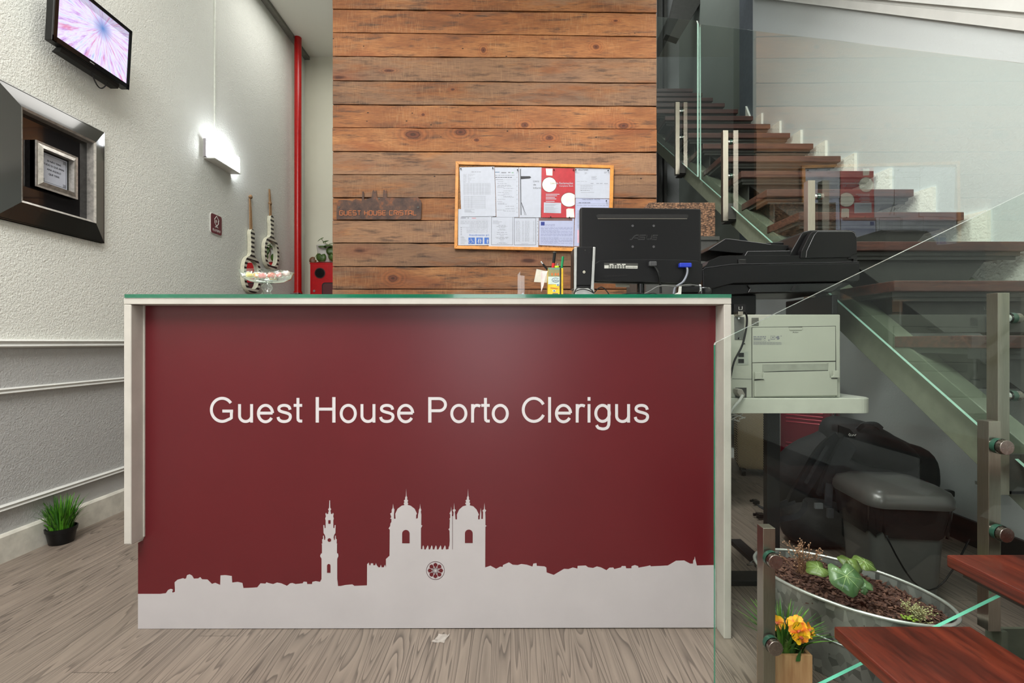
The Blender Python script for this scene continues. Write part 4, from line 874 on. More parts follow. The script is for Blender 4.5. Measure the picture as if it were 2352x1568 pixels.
p = W(*c1((54, 403)), YS); tb = tech('GUEST HOUSE CRISTAL', 460/2.613*YS/F, 26/2.613*YS/F, .0008); tb.xf(Matrix.Translation((p[0]+.0012, YS-.0031, p[1]-.0012)))
obj('lettering_shadow', tb, M_RUBBER, sg)
tb = tech('GUEST HOUSE CRISTAL', 460/2.613*YS/F, 26/2.613*YS/F, .0008); tb.xf(Matrix.Translation((p[0], YS-.0037, p[1])))
obj('lettering', tb, plain('cutout_orange', (168, 92, 44), .6), sg)
for q in ((50, 357), (524, 357), (291, 304)):
    p = W(*c1(q), YS); b = B().cyl((p[0], YS-.006, p[1]), (p[0], YS-.0031, p[1]), .006, seg=12); obj('screw', b, M_DKMET, sg)

# ------------------------------------------------------------------ monitor seen from behind (crop frame origin 1180,460 scale 5.113)
def c3(p): return (1180+p[0]/5.113, 460+p[1]/5.113)
YM = 1.63
def w3(x, y, Y=YM): return W(*c3((x, y)), Y)
mx, mz = w3(1500, 0)[0], ZTOP
mo = thing('computer_monitor', 'black flat computer monitor on the counter with its back to the lobby', 'monitor', (mx, YM+.03, mz))
b = B().prism([w3(*p) for p in ((780, 78), (2205, 96), (2207, 800), (2205, 900), (2185, 985), (1000, 958), (945, 955), (780, 640))][:2]+[w3(2207, 940), w3(2185, 988), w3(800, 958), w3(780, 930)], YM, YM+.035); obj('casing', b, M_BLACK, mo, bevel=.006, seg=3)
b = B().prism([w3(985, 165), w3(2035, 165), w3(2052, 190), w3(2035, 214), w3(985, 214), w3(968, 190)], YM-.0012, YM-.0002); obj('vent_slot', b, M_RUBBER, mo)
b = B().prism([w3(985, 214), w3(2035, 214), w3(2035, 220), w3(985, 220)], YM-.0016, YM); obj('slot_lip', b, M_STEEL, mo)
b = B()
p0, p1 = w3(1000, 716), w3(2150, 700)
b.prism([w3(*p) for p in ((1000, 716), (1250, 704), (1560, 702), (1900, 706), (2140, 718), (2200, 760), (2195, 930), (2180, 978), (1000, 950), (900, 940), (900, 780))], YM-.014, YM-.0003); obj('connector_housing', b, M_BLACK, mo, bevel=.006, seg=3)
b = B()
for i in range(34):
    x = 978+i*10.2; b.prism([w3(x, 884-.12*i), w3(x+4, 884-.12*i), w3(x+4, 918-.7*i), w3(x, 918-.7*i)], YM-.0152, YM-.0142)
obj('vent_slits', b, M_RUBBER, mo)
b = B()
for x, y_ in ((1395, 300), (1642, 300), (1395, 545), (1642, 545)):
    p = w3(x, y_); bb = B().cyl((p[0], YM-.002, p[1]), (p[0], YM-.0002, p[1]), .0042, seg=12); obj('mount_screw', bb, plain('screw_grey', (70, 70, 72), .4), mo)
# brand relief: strokes of the slanted wordmark
def relief(y, dx, dz, m, nm, r):
    b = B()
    def st(pts): b.tube([(w3(a+dx, c+dz)[0], y, w3(a+dx, c+dz)[1]) for a, c in pts], r, 4)
    st([(1362, 455), (1385, 455), (1412, 418), (1440, 405), (1468, 405)]); st([(1466, 405), (1456, 455)]); st([(1410, 438), (1458, 438)])
    st([(1552, 405), (1480, 405), (1472, 428), (1540, 430), (1532, 455), (1462, 455)]); st([(1566, 405), (1556, 440), (1562, 455), (1606, 455), (1614, 440), (1622, 405)])
    st([(1690, 405), (1634, 405), (1626, 428), (1680, 430), (1674, 455), (1616, 455)]); obj(nm, b, m, mo)
relief(YM-.0008, 0, 0, M_RUBBER, 'brand_relief', .0014); relief(YM-.0010, 1, 7, plain('relief_edge', (92, 92, 94), .4), 'brand_relief_edge', .0005)
b = B(); b.prism([w3(1052, 742), w3(1446, 748), w3(1443, 812), w3(1052, 808)], YM-.0146, YM-.0141); b.m = 1
b.prism([w3(1302, 776), w3(1442, 778), w3(1440, 808), w3(1302, 806)], YM-.0150, YM-.0147)
b.prism([w3(1054, 770), w3(1105, 770), w3(1105, 806), w3(1054, 806)], YM-.0150, YM-.0147)
for i in range(6): b.prism([w3(1115+i*30, 772), w3(1135+i*30, 772), w3(1135+i*30, 784), w3(1115+i*30, 784)], YM-.0150, YM-.0147); b.prism([w3(1112+i*31, 792), w3(1132+i*31, 792), w3(1132+i*31, 804), w3(1112+i*31, 804)], YM-.0150, YM-.0147)
for x in (1115, 1200, 1258): b.prism([w3(x, 754), w3(x+44, 754), w3(x+44, 766), w3(x, 766)], YM-.0150, YM-.0147)
b.m = 2
for i in range(14): b.prism([w3(1312+i*9, 788), w3(1312+i*9+rn.uniform(2, 6), 788), w3(1317+i*9, 800), w3(1312+i*9, 800)], YM-.0153, YM-.0151)
obj('rating_label', b, [M_DKMET, plain('label_white', (200, 200, 192), .5, bump=0), M_RUBBER], mo)
xn = w3(1508, 0)[0]; zn = w3(0, 930)[1]
b = B().cyl((xn, YM+.02, mz+.01), (xn, YM+.02, zn+.02), .0125, seg=20); obj('neck', b, M_BLACKG, mo, smooth=40)
b = B().lathe((xn, YM+.03, mz), [(.10, 0), (.10, .006), (.03, .012), (.0, .012)], 32, sy=.7, caps=False); obj('stand_base', b, M_BLACKG, mo, smooth=40)
# cables with plugs
def cable(name, pts3, r, m, label, plug=None, plugm=None, end=None):
    """pts3: (crop x, crop y, distance)"""
    pp = [Vector((*[w3(x, y, Y)[0]], Y, w3(x, y, Y)[1])) for x, y, Y in pts3]; out = []
    for i in range(len(pp)-1):
        a, b_, c, d = pp[max(i-1, 0)], pp[i], pp[i+1], pp[min(i+2, len(pp)-1)]
        for k in range(6):
            t = k/6; out.append(.5*((2*b_)+(c-a)*t+(2*a-5*b_+4*c-d)*t*t+(3*b_-a-3*c+d)*t**3))
    out.append(pp[-1]); b = B().tube(out, r, 8)
    if plug is None: return tag(obj(name, b, m, smooth=60), label, 'cable')
    root = thing(name, label, 'cable', tuple(pp[0])); obj('cord', b, m, root, smooth=60)
    pb = B(); q0, q1 = pp[0], pp[1]
    pb.box(plug[0], plug[1], YM-.032, YM-.0145, plug[2], plug[3]); obj('plug', pb, plugm, root, bevel=.003); return root
a, c = w3(1562, 788), w3(1650, 732)
ZD = ZTOP+.004
cable('power_cable', [(1640, 760, YM-.024), (1672, 800, YM-.026), (1705, 880, YM-.03), (1722, 1000, YM-.02), (1728, 1090, YM-.02)], .0038, M_BLACK, 'black power cable plugged into the back of the monitor', (a[0], c[0], a[1], c[1]), plain('dark_grey_plug', (62, 62, 64), .5))
a, c = w3(1912, 802), w3(2052, 750)
cable('video_cable', [(2020, 765, YM-.024), (2040, 810, YM-.028), (2030, 880, YM-.03), (1985, 960, YM-.04), (1900, 1020, YM-.03), (1878, 1098, YM-.03)], .0036, plain('grey_cable', (120, 124, 134), .5), 'grey video cable with blue plug on the back of the monitor', (a[0], c[0], a[1], c[1]), plain('vga_blue', (30, 52, 170), .4))
cable('desk_cable', [(1530, 1100, 1.57), (1600, 1065, 1.57), (1680, 1018, 1.57), (1760, 1002, 1.57), (1900, 1010, 1.57), (2050, 990, 1.58), (2150, 1000, 1.59)], .0022, plain('cable_grey_dark', (88, 88, 86), .5), 'thin grey cable lying in an arc below the monitor')
cable('speaker_cable', [(945, 1085, 1.56), (985, 1040, 1.56), (1030, 1018, 1.565), (1075, 1045, 1.565), (1120, 1105, 1.565)], .0018, M_BLACK, 'thin black cable arching from the speaker across the counter')
cable('loose_cable', [(1240, 1112, 1.55), (1330, 1095, 1.56), (1440, 1088, 1.56), (1560, 1100, 1.565), (1640, 1090, 1.565), (1700, 1115, 1.565)], .0018, M_BLACK, 'thin black cable lying at the monitor foot')
# paper scrap under monitor
b = B().prism([w3(1192, 958, 1.675), w3(1352, 962, 1.675), w3(1360, 1022, 1.675), w3(1196, 1018, 1.675)], 1.673, 1.674); tag(obj('taped_note', b, plain('note_grey', (196, 192, 176), .7)), 'small pale paper tag hanging from the bottom edge of the monitor', 'paper')
# desktop speaker
YSP = 1.525
sp = thing('desktop_speaker', 'upright black computer speaker with silver side strips on the counter', 'speaker', (w3(825, 0, YSP)[0], YSP+.05, ZTOP))
s0, s1 = w3(692, 545, YSP), w3(950, 1100, YSP)
b = B().prism([w3(705, 560, YSP), w3(720, 542, YSP), w3(940, 542, YSP), w3(955, 560, YSP), w3(932, 1030, YSP), w3(700, 1030, YSP)], YSP+.004, YSP+.08); obj('cabinet', b, M_BLACK, sp, bevel=.004)
b = B().prism([w3(745, 545, YSP), w3(925, 545, YSP), w3(905, 1000, YSP), w3(735, 1000, YSP)], YSP-.001, YSP+.0038); obj('rear_panel', b, M_BLACK, sp, bevel=.002)
M_SIL = plain('silver_plastic', (186, 188, 186), .3, .5, bump=0)
for A in (((708, 550), (742, 548), (735, 1035), (706, 1095)), ((930, 548), (958, 552), (935, 1095), (905, 1035))):
    b = B().prism([w3(*p, YSP) for p in A], YSP-.006, YSP+.0036); obj('side_strip', b, M_SIL, sp, bevel=.002)
b = B().box(w3(715, 0, YSP)[0], w3(945, 0, YSP)[0], YSP-.006, YSP+.085, ZTOP, w3(0, 1032, YSP)[1]); obj('foot', b, M_SIL, sp, bevel=.004)
p = w3(825, 842, YSP); b = B().cyl((p[0], YSP-.0022, p[1]), (p[0], YSP-.0012, p[1]), .0042, seg=20); b.m = 1
for i in range(3): b.box(p[0]-.0026, p[0]+.0026, YSP-.0026, YSP-.0023, p[1]-.0022+i*.0016, p[1]-.0016+i*.0016)
obj('round_sticker', b, [plain('sticker_cream', (214, 210, 192), .5, bump=0), M_INKD], sp)
for x, y_ in ((838, 586), (782, 616), (886, 616)):
    p = w3(x, y_, YSP); b = B().cyl((p[0], YSP-.002, p[1]), (p[0], YSP-.0011, p[1]), .0016, seg=12); obj('screw', b, M_DKMET if x == 838 else M_RUBBER, sp)
cable('coiled_cable', [(708, 1095, 1.505), (740, 1035, 1.505), (830, 1015, 1.505), (900, 1040, 1.505), (942, 1090, 1.505), (900, 1065, 1.502), (820, 1042, 1.502), (740, 1060, 1.502), (706, 1098, 1.502)], .0016, M_BLACK, 'black cable looped around the foot of the speaker')
# pen tin and pens
YT = 1.53
tn = thing('pen_tin', 'square yellow tin printed with a blue-and-cream badge, full of pens, on the counter', 'pen holder', (w3(493, 0, YT)[0], YT+.022, ZTOP))
t0, t1 = w3(402, 795, YT), w3(582, 1100, YT)
b = B().box(t0[0], t1[0], YT, YT+.044, ZTOP, t0[1]); b.m = 0
obj('tin_body', b, plain('tin_yellow', (222, 184, 40), .35, var=.12, scale=60), tn, bevel=.002)
b = B().box(t0[0]+.004, t1[0]-.004, YT+.004, YT+.040, t0[1]-.001, t0[1]+.0006); obj('tin_opening', b, M_RUBBER, tn)
b = B()
for mi, y0_, y1_ in ((0, 812, 892), (1, 895, 985), (4, 790, 812)): b.m = mi; b.prism([w3(404, y0_, YT), w3(544, y0_, YT), w3(544, y1_, YT), w3(404, y1_, YT)], YT-.0008, YT-.0001)
b.m = 2
for cx_ in (450, 490, 520): b.prism([w3(cx_+12*math.cos(k*PI/5), 868+18*math.sin(k*PI/5), YT) for k in range(10)], YT-.0011, YT-.0009)
b.m = 3
b.tube([(*[w3(490+42*math.cos(k/3), 935+24*math.sin(k/3), YT)[0]], YT-.001, w3(0, 935+24*math.sin(k/3), YT)[1]) for k in range(0, 18)], .0007, 4)
b.tube([(w3(460+i*6, 0, YT)[0], YT-.001, w3(0, 938+8*math.sin(i*1.4), YT)[1]) for i in range(11)], .0006, 4)
for cx_, cy_ in ((518, 993), (474, 1062)):
    b.m = 1; b.prism([w3(cx_+19*math.cos(k*PI/8), cy_+13*math.sin(k*PI/8), YT) for k in range(16)], YT-.0011, YT-.0002); b.m = 3; b.prism([w3(cx_+8*math.cos(k*PI/6), cy_+8*math.sin(k*PI/6), YT) for k in range(12)], YT-.0014, YT-.0012)
b.m = 2; b.prism([w3(430, 1022, YT), w3(520, 1030, YT), w3(515, 1040, YT), w3(432, 1032, YT)], YT-.0011, YT-.0002)
b.m = 3; b.prism([w3(455, 1092, YT), w3(520, 1092, YT), w3(520, 1098, YT), w3(455, 1098, YT)], YT-.0011, YT-.0002)
obj('printed_front', b, [plain('tin_olive', (136, 134, 92), .4), plain('tin_pale_blue', (196, 212, 206), .4), plain('tin_orange', (196, 110, 50), .4), plain('tin_navy', (40, 66, 110), .4), plain('tin_green', (110, 140, 120), .4)], tn)
b = B().box(w3(540, 0, YT)[0], w3(556, 0, YT)[0], YT-.0022, YT+.046, ZTOP, t0[1]+.001); obj('elastic_band', b, M_RUBBER, tn)
def pen(name, p0, p1, r, segs, label, Y=YT+.02):
    """segs: (fraction start, fraction end, radius factor, material, part)"""
    a = Vector((w3(*p0, Y)[0], Y, w3(*p0, Y)[1])); e = Vector((w3(*p1, Y-.004)[0], Y-.004, w3(*p1, Y-.004)[1])); rt = thing(name, label, 'pen', tuple(a), 'pens in the yellow tin')
    for f0, f1, rf, m, nm in segs:
        b = B().cyl(a.lerp(e, f0), a.lerp(e, f1), r*rf, r*rf, 14); obj(nm, b, m, rt, smooth=40, bevel=.0006)
PR = plain('marker_red', (196, 24, 30), .35, bump=0); PG = plain('marker_green', (10, 140, 84), .3, bump=0); PY = plain('highlighter_lime', (190, 226, 50), .35, bump=0); PK = plain('pale_pink_pen', (236, 150, 140), .35, bump=0)
pen('marker_pen', (452, 880), (482, 606), .0052, [(0, .52, 1, PR, 'barrel'), (.48, .95, .9, M_BLACK, 'cap'), (.95, 1, 1.15, M_DKMET, 'cap_end')], 'tall marker with red barrel and black cap standing in the yellow tin')
pen('marker_pen', (552, 880), (578, 660), .0040, [(0, .5, .9, PG, 'barrel'), (.45, 1, 1, PG, 'cap')], 'green pen leaning out of the yellow tin')
pen('ballpoint_pen', (430, 860), (320, 718), .0032, [(0, .8, 1, M_BLACK, 'barrel'), (.8, 1, .8, M_CHROME, 'tip')], 'black and silver pen leaning sideways out of the yellow tin')
pen('highlighter_pen', (510, 850), (506, 768), .0072, [(0, 1, 1, PY, 'barrel')], 'lime green highlighter end showing above the tin rim', YT+.012)
pen('ballpoint_pen', (478, 850), (486, 728), .0022, [(0, 1, 1, PK, 'barrel')], 'slim pink pen beside the tall red marker', YT+.03)
pen('ballpoint_pen', (518, 850), (516, 742), .0024, [(0, .8, 1, M_WHITEP, 'barrel'), (.8, 1, .7, M_CHROME, 'tip')], 'white pen with silver tip behind the lime highlighter', YT+.034)
# acrylic holders and cards
M_ACR = glass('clear_acrylic', (.93, .93, .95), .6, .03)
YA = 1.53
b = B().prism([w3(46, 880, YA), w3(75, 838, YA), w3(75, 1120, YA), w3(46, 1120, YA)], YA-.012, YA-.010); b.prism([w3(46, 880, YA), w3(50, 870, YA), w3(50, 1120, YA), w3(46, 1120, YA)], YA-.012, YA+.03); b.prism([w3(75, 865, YA), w3(130, 872, YA), w3(130, 1120, YA), w3(75, 1120, YA)], YA+.028, YA+.030); b.box(w3(46, 0, YA)[0], w3(130, 0, YA)[0], YA-.012, YA+.03, ZTOP, ZTOP+.002)
tag(obj('card_holder', b, M_ACR), 'clear acrylic card holder standing alone on the counter', 'card holder')
b = B().prism([w3(318, 832, YA), w3(324, 828, YA), w3(324, 1120, YA), w3(318, 1120, YA)], YA-.012, YA+.03); b.prism([w3(324, 830, YA), w3(400, 850, YA), w3(398, 1120, YA), w3(324, 1120, YA)], YA+.005, YA+.007); b.box(w3(318, 0, YA)[0], w3(400, 0, YA)[0], YA-.012, YA+.03, ZTOP, ZTOP+.002)
tag(obj('card_holder', b, M_ACR), 'clear acrylic card holder against the yellow pen tin', 'card holder')
b = B().prism([w3(316, 835, YA), w3(400, 828, YA), w3(372, 900, YA), w3(350, 1000, YA), w3(322, 1075, YA), w3(318, 1000, YA)], YA-.002, YA-.001); tag(obj('leaflet', b, plain('pinkish_paper', (232, 214, 210), .6)), 'curled pinkish leaflet in the acrylic holder by the pen tin', 'paper')
b = B().prism([w3(268, 803, YA+.03), w3(400, 832, YA+.03), w3(388, 965, YA+.03), w3(238, 955, YA+.03)], YA+.034, YA+.035); tag(obj('paper_note', b, plain('off_white_paper', (206, 204, 192), .6)), 'tilted off-white paper note behind the pen tin', 'paper')
p = w3(105, 1108, YA); b = B().prism([w3(82, 1112, YA), w3(108, 1080, YA), w3(128, 1112, YA)], YA+.001, YA+.022); tag(obj('business_card', b, M_PAPER), 'small white card corner in the lone acrylic holder', 'card')
# small black cylinder device at the counter end
YV = 1.60; q0, q1 = w3(1935, 1062, YV), w3(2160, 1055, YV)
dv = thing('cylindrical_scanner', 'small black cylinder device lying at the counter end below the monitor', 'scanner', (q0[0]+.02, YV, ZTOP))
zc_ = ZTOP+.0235+.022*0
b = B().cyl((q0[0], YV, ZTOP+.030), (q1[0], YV, ZTOP+.030), .0165, seg=24); obj('barrel', b, M_BLACK, dv, smooth=40, bevel=.001)
b = B().cyl((q1[0], YV, ZTOP+.030), (q1[0]+.006, YV, ZTOP+.030), .0178, seg=24); obj('chrome_ring', b, M_CHROME, dv, smooth=40)
b = B().blob((q1[0]+.02, YV, ZTOP+.020), (.026, .018, .018), e=.7); obj('rounded_head', b, M_BLACKG, dv, smooth=60)
b = B().prism([w3(1925, 1020, YV), w3(1952, 1010, YV), w3(1946, 1110, YV), w3(1880, 1118, YV), w3(1850, 1116, YV), w3(1915, 1085, YV)], YV-.018, YV-.01); obj('white_clip', b, M_WHITEP, dv, bevel=.001)
b = B().box(q0[0]+.003, q1[0]+.02, YV-.012, YV+.012, ZTOP+.0005, ZTOP+.014); obj('cradle', b, M_RUBBER, dv)
# desk-height shelf behind, cork block beyond the counter
YQ = 2.6
x0_, z1_ = W(1490, 465, YQ); x1_, z0_ = W(1643, 545, YQ)
ck = thing('cork_block', 'thick block of dark coarse cork on a cabinet behind the monitor', 'cork block', ((x0_+x1_)/2, YQ+.1, z0_))
b = B().box(x0_, x1_, YQ, YQ+.3, z0_, z1_); obj('block', b, cork('coarse_cork', (78, 56, 42), (150, 112, 84), 95), ck, bevel=.003)
cb = thing('storage_cabinet', 'plain dark grey cabinet standing behind the reception desk under the cork block', 'cabinet', ((x0_+x1_)/2, YQ+.2, 0))
b = B().box(x0_-.02, x1_+.0, YQ-.02, YQ+.42, 0, z0_-.02); obj('carcass', b, plain('cabinet_dark_grey', (74, 74, 72), .5), cb)
b = B().box(x0_-.03, x1_+.01, YQ-.03, YQ+.43, z0_-.0198, z0_-.0005); obj('cabinet_top', b, M_DKMET, cb)
# ------------------------------------------------------------------ staircase
z_t = lambda k: .918+.1855*k
y_t = lambda k: 1.336+.267*k
XT0, XT1 = 1.268, 2.0
stc = thing('staircase', 'open staircase with reddish-brown wooden treads on dark steel brackets and a sloping beam', 'staircase', (1.6, 1.3, 0))
def up(b, y0, y1, zf0, zf1, x0, x1): b.prism([(y0, zf0(y0)), (y1, zf0(y1)), (y1, zf1(y1)), (y0, zf1(y0))], x0, x1, 'x'); return b
for k in range(16):
    z, y = z_t(k), y_t(k); b = B().box(XT0, XT1, y, y+.268, z-.036, z); tr = obj('tread', b, M_MAHOGX, stc, bevel=.003)
    b = B().box(XT0+.01, XT1-.01, y+.022, y+.262, z-.052, z-.0362); b.box(XT0+.02, XT1-.02, y+.03, y+.036, z-.066, z-.052); obj('support_plate', b, M_DKMET, tr)
    # folded bracket: wide at the tread, narrow at the beams
    zb_ = z-.17
    b = B(); x0, x1 = XT0+.06, XT1-.10
    for yy_, th in ((y+.06, .005), (y+.235, .005)): b.prism([(x0, z-.0525), (x1, z-.0525), (x1-.10, zb_), (x0+.16, zb_)], yy_, yy_+th)
    b.prism([(y+.06, z-.0525), (y+.24, z-.0525), (y+.24, zb_), (y+.06, zb_)], x0+.005, x0+.012, 'x')
    obj('bracket', b, M_DKMET, tr)
bl0 = lambda y: .7845+.685*(y-1.644); bl1 = lambda y: bl0(y)+.165
for x0, x1 in ((1.272, 1.33), (1.80, 1.86)):
    b = up(B(), 1.15, 5.6, bl0, bl1, x0, x1); obj('beam', b, M_BEAM, stc, bevel=.002)
# stepped skirting on the wall
P = []; 
for k in range(0, 11):
    ya = y_t(k+1)-.075; P += [(ya, z_t(k)-.0), (ya, z_t(k+1)-.012)]
P = [(y_t(0)-.075, z_t(0)-.3), (y_t(0)-.075, z_t(0))]+P+[(4.1, z_t(10)), (4.1, z_t(10)-.42)]
b = B().prism(P, XR-.016, XR+.002, 'x'); struct('trim_8', b, stucco('skirting_plaster', (236, 236, 226), .4, 80))
# lower flight treads (each reaches towards the camera)
for i, (x0, x1, z) in enumerate(((.732, 1.0425, .254), (.988, 1.30, .417), (1.25, 1.56, .58))):
    b = B().box(x0, x1, .38, 1.10, z-.028, z); tr = obj('tread', b, red_wood('mahogany_low_'+'abc'[i], (9, 1.2, 26)) if i < 3 else M_MAHOG, stc, bevel=.004)
    b = B().box(x0+.02, x1-.02, .42, 1.08, z-.042, z-.0285); obj('support_plate', b, M_DKMET, tr)
b = B().prism([(.80, 0), (.98, 0), (1.62, .50), (1.62, .53), (1.50, .53)], .72, .78); obj('beam', b, M_BEAM, stc)
for x, z in ((.90, .21), (1.16, .374), (1.42, .537)): b = B().box(x-.06, x+.06, .66, .84, z-.12, z); obj('bracket', b, M_BEAM, stc)
b = B().box(1.18, 1.66, 1.12+.06, 1.12+.068, .02, .20); b.box(1.18, 1.66, 1.0, 1.19, .005, .012); b.box(1.165, 1.18, 1.15, 1.19, .04, .21); obj('base_plate', b, M_BEAM, stc)

# ------------------------------------------------------------------ railings
M_GASK = plain('dark_green_gasket', (36, 74, 60), .3, bump=0)
def post(root, x, y, z0, z1, w, caps, face, m=None):
    b = B().box(x, x+w, y, y+w, z0, z1); po = obj('post', b, M_STEEL, root, bevel=.0008)
    for cz, cx_ in caps:
        if face == 'y': a, d = Vector((cx_, y, cz)), Vector((0, -1, 0))
        else: a, d = Vector((x+w, y+w/2, cz)), Vector((1, 0, 0))
        r = .017 if face == 'y' else .0125; gp = .0052 if face == 'y' else .0142; tg = .010
        b = B().cyl(a+d*.0002, a+d*gp, r*.85, seg=28); s = obj('standoff', b, M_CHROME, po, smooth=40)
        b = B().cyl(a+d*(gp+tg+.0002), a+d*(gp+tg+.014), r, seg=32); obj('standoff_cap', b, M_STEELCAP, s, smooth=40, bevel=.0008)
        b = B().cyl(a+d*(gp-.001), a+d*(gp+tg+.001), r*1.08, seg=28, caps=False); obj('gasket', b, M_GASK, s, smooth=40)
M_GLASSL = glass('clear_glass_low', (.86, .91, .88), .28); M_ETOP = plain('glass_top_edge_glint', (176, 186, 178), .1, var=.02, bump=0, coat=1)  # pale top-edge colour paints in the ceiling light mirrored there
def pane(root, pts, a0, a1, axis, em):
    b = B(); n = len(pts); ctr = (sum(p[0] for p in pts)/n, sum(p[1] for p in pts)/n)
    b.prism(pts, a0, a1, axis); bmesh.ops.recalc_face_normals(b.bm, faces=b.bm.faces[:]); b.bm.normal_update(); ai = {'y': 1, 'x': 0}[axis]
    for f in b.bm.faces:
        if abs(f.normal[ai]) < .5: f.material_index = (2 if axis == 'y' else 1) if abs(f.normal.z) < .2 else (3 if f.normal.z > 0 else 1)
    return obj('glass_panel', b, [M_GLASSL if axis == 'y' else M_GLASS, em, M_GEDGE, M_ETOP], root)
YG = 1.136
M_EDL = plain('lit_green_glass_edge', (104, 190, 162), .1, var=.02, bump=0, coat=1); M_EDU = plain('pale_glass_edge', (150, 188, 172), .1, var=.02, bump=0, coat=1)  # brighter green below the low pane imitates light guided through the glass
lr = thing('glass_railing', 'clear glass balustrade with steel posts beside the lowest wooden treads, in front of the planter', 'railing', (.75, YG, 0))
G = [(1643, 792), (1644.5, 787), (1650, 784), (2560, 342.6), (2560, 1240), (2300, 1369), (1896, 1568), (1741, 1644), (1643, 1660)]
pane(lr, [W(x, y, YG) for x, y in G], YG, YG+.009, 'y', M_EDL)
def wz_(y, Y): return W(0, y, Y)[1]
post(lr, .5978, 1.15, 0.0, .4566, .029, [(wz_(1283, 1.14), .6123), (wz_(1478, 1.14), .6123)], 'y')
post(lr, 1.1345, 1.15, .211, .711, .029, [(wz_(1024, 1.14), 1.149), (wz_(1222, 1.14), 1.149)], 'y')
ur = thing('glass_railing', 'glass balustrade climbing beside the upper wooden stairs on short steel posts', 'railing', (1.24, 2.4, .6))
XG = 1.2395; gb = lambda y: .682+.682*(y-1.295); gt = lambda y: 1.577+.7046*(y-1.175)
pane(ur, [(1.155, gb(1.155)), (3.19, gb(3.19)), (3.20, gt(3.20)-.02), (3.19, gt(3.19)), (1.155, gt(1.155))], XG, XG+.0095, 'x', M_EDU)
pane(ur, [(3.235, gb(3.235)), (5.4, gb(5.4)), (5.4, gt(5.4)+.02), (3.25, gt(3.25)+.02), (3.235, gt(3.25)-.01)], XG, XG+.0095, 'x', M_EDU)
for (y, z0, z1) in ((1.19, .523, 1.021), (1.953, 1.04, 1.553), (2.738, 1.586, 2.099), (3.532, 2.125, 2.653), (4.33, 2.67, 3.19)):
    post(ur, 1.1965, y, z0, z1, .029, [(z1-.062, 0), (z1-.255, 0)], 'x')
    b = B().box(1.226, 1.271, y+.002, y+.012, z0+.002, z0+.10); b.box(1.226, 1.271, y+.002, y+.09, z0+.001, z0+.009); obj('mounting_plate', b, M_DKMET, ur)

# ------------------------------------------------------------------ printer on its table (crop origin 1600,480 scale 3.1277)
def c7(x, y): return (1600+x/3.1277, 480+y/3.1277)
def w7(x, y, Y): return W(*c7(x, y), Y)
YT2 = 1.68; zt = wz_(915, YT2)
tb_ = thing('printer_table', 'white-topped table with rounded end on a black leg, carrying the printer', 'table', (.95, 1.85, 0))
xr = W(2012, 0, YT2)[0]; r_ = .05
P = [(.70, YT2), (xr-r_, YT2)]+[(xr-r_+r_*math.sin(PI/2*i/8), YT2+r_-r_*math.cos(PI/2*i/8)) for i in range(1, 9)]+[(xr-.02, YT2+.22), (1.15, YT2+.36), (.70, YT2+.40)]
zb2 = wz_(949, YT2); M_TT = plain('table_white', (196, 200, 186), .4, var=.03, scale=12)
b = B().prism(P, zb2, zt-.001, 'z'); obj('table_top', b, M_TT, tb_, bevel=.004)
b = B().prism([(x*.995+.003, y+.004) for x, y in P], zt-.0008, zt+.0008, 'z'); obj('table_surface', b, plain('table_laminate', (216, 220, 208), .3), tb_)
xl_ = W(1762, 0, 1.84)[0]; b = B().box(xl_, xl_+.050, 1.84, 1.87, .022, zb2-.001); obj('leg', b, M_RUBBER, tb_, bevel=.003)
b = B().box(xl_, xl_+.050, 1.60, 2.16, 0.0, .021); b.box(xl_-.18, xl_+.25, 1.78, 1.86, 0, .021); obj('foot', b, M_RUBBER, tb_, bevel=.003)
Y1 = 1.70; zp = zt+.0009
pr = thing('office_printer', 'grey and black multifunction printer seen from the back on the white table', 'printer', (.95, Y1+.18, zp))
M_PG = plain('printer_grey', (178, 182, 168), .45, var=.02, scale=5, bump=.04, spec=.3); M_PGD = plain('printer_dark_grey', (96, 100, 94), .5)
M_PBK = plain('printer_black', (9, 9, 10), .36, var=.03, bump=.08, scale=80, spec=.3)
xL = w7(200, 0, Y1)[0]; xR_ = w7(1034, 0, Y1)[0]; ztop = w7(0, 757, Y1)[1]
b = B().box(xL, xR_, Y1, Y1+.36, zp, ztop); obj('lower_housing', b, M_PG, pr, bevel=.004)
def pn(b, p, dy0, dy1): b.prism([w7(x, y, Y1) for x, y in p], Y1-dy1, Y1-dy0); return b
b = B()
for i in range(7): pn(b, [(394, 782+i*8.5), (445, 782+i*8.5), (445, 786+i*8.5), (394, 786+i*8.5)], .0002, .0012)
obj('vent_slots', b, M_RUBBER, pr)
b = pn(B(), [(398, 852), (995, 843), (995, 1090), (398, 1102)], .0003, .003); d1 = obj('rear_door', b, M_PG, pr, bevel=.0012)
b = pn(B(), [(655, 850), (757, 850), (750, 870), (662, 870)], .003, .005); obj('door_latch', b, M_PG, d1, bevel=.001)
b = pn(B(), [(394, 848), (999, 839), (999, 843), (394, 852)], .0002, .0010); pn(b, [(398, 1100), (998, 1090), (998, 1097), (398, 1106)], .0002, .0010); pn(b, [(394, 852), (398, 852), (400, 1352), (396, 1352)], .0002, .001); pn(b, [(995, 843), (999, 843), (1003, 1348), (999, 1348)], .0002, .001)
pn(b, [(655, 846), (757, 846), (752, 854), (660, 854)], .0031, .0034)
obj('door_gap', b, plain('gap_dark', (50, 50, 46), .7), pr)
p = w7(687, 890, Y1); tb = text('PUSH', w=39/3.1277*Y1/F, h=9/3.1277*Y1/F, depth=.0003, bold=.01); tb.xf(Matrix.Translation((p[0], Y1-.0031, p[1]))); obj('push_lettering', tb, M_INKD, d1)
b = B()
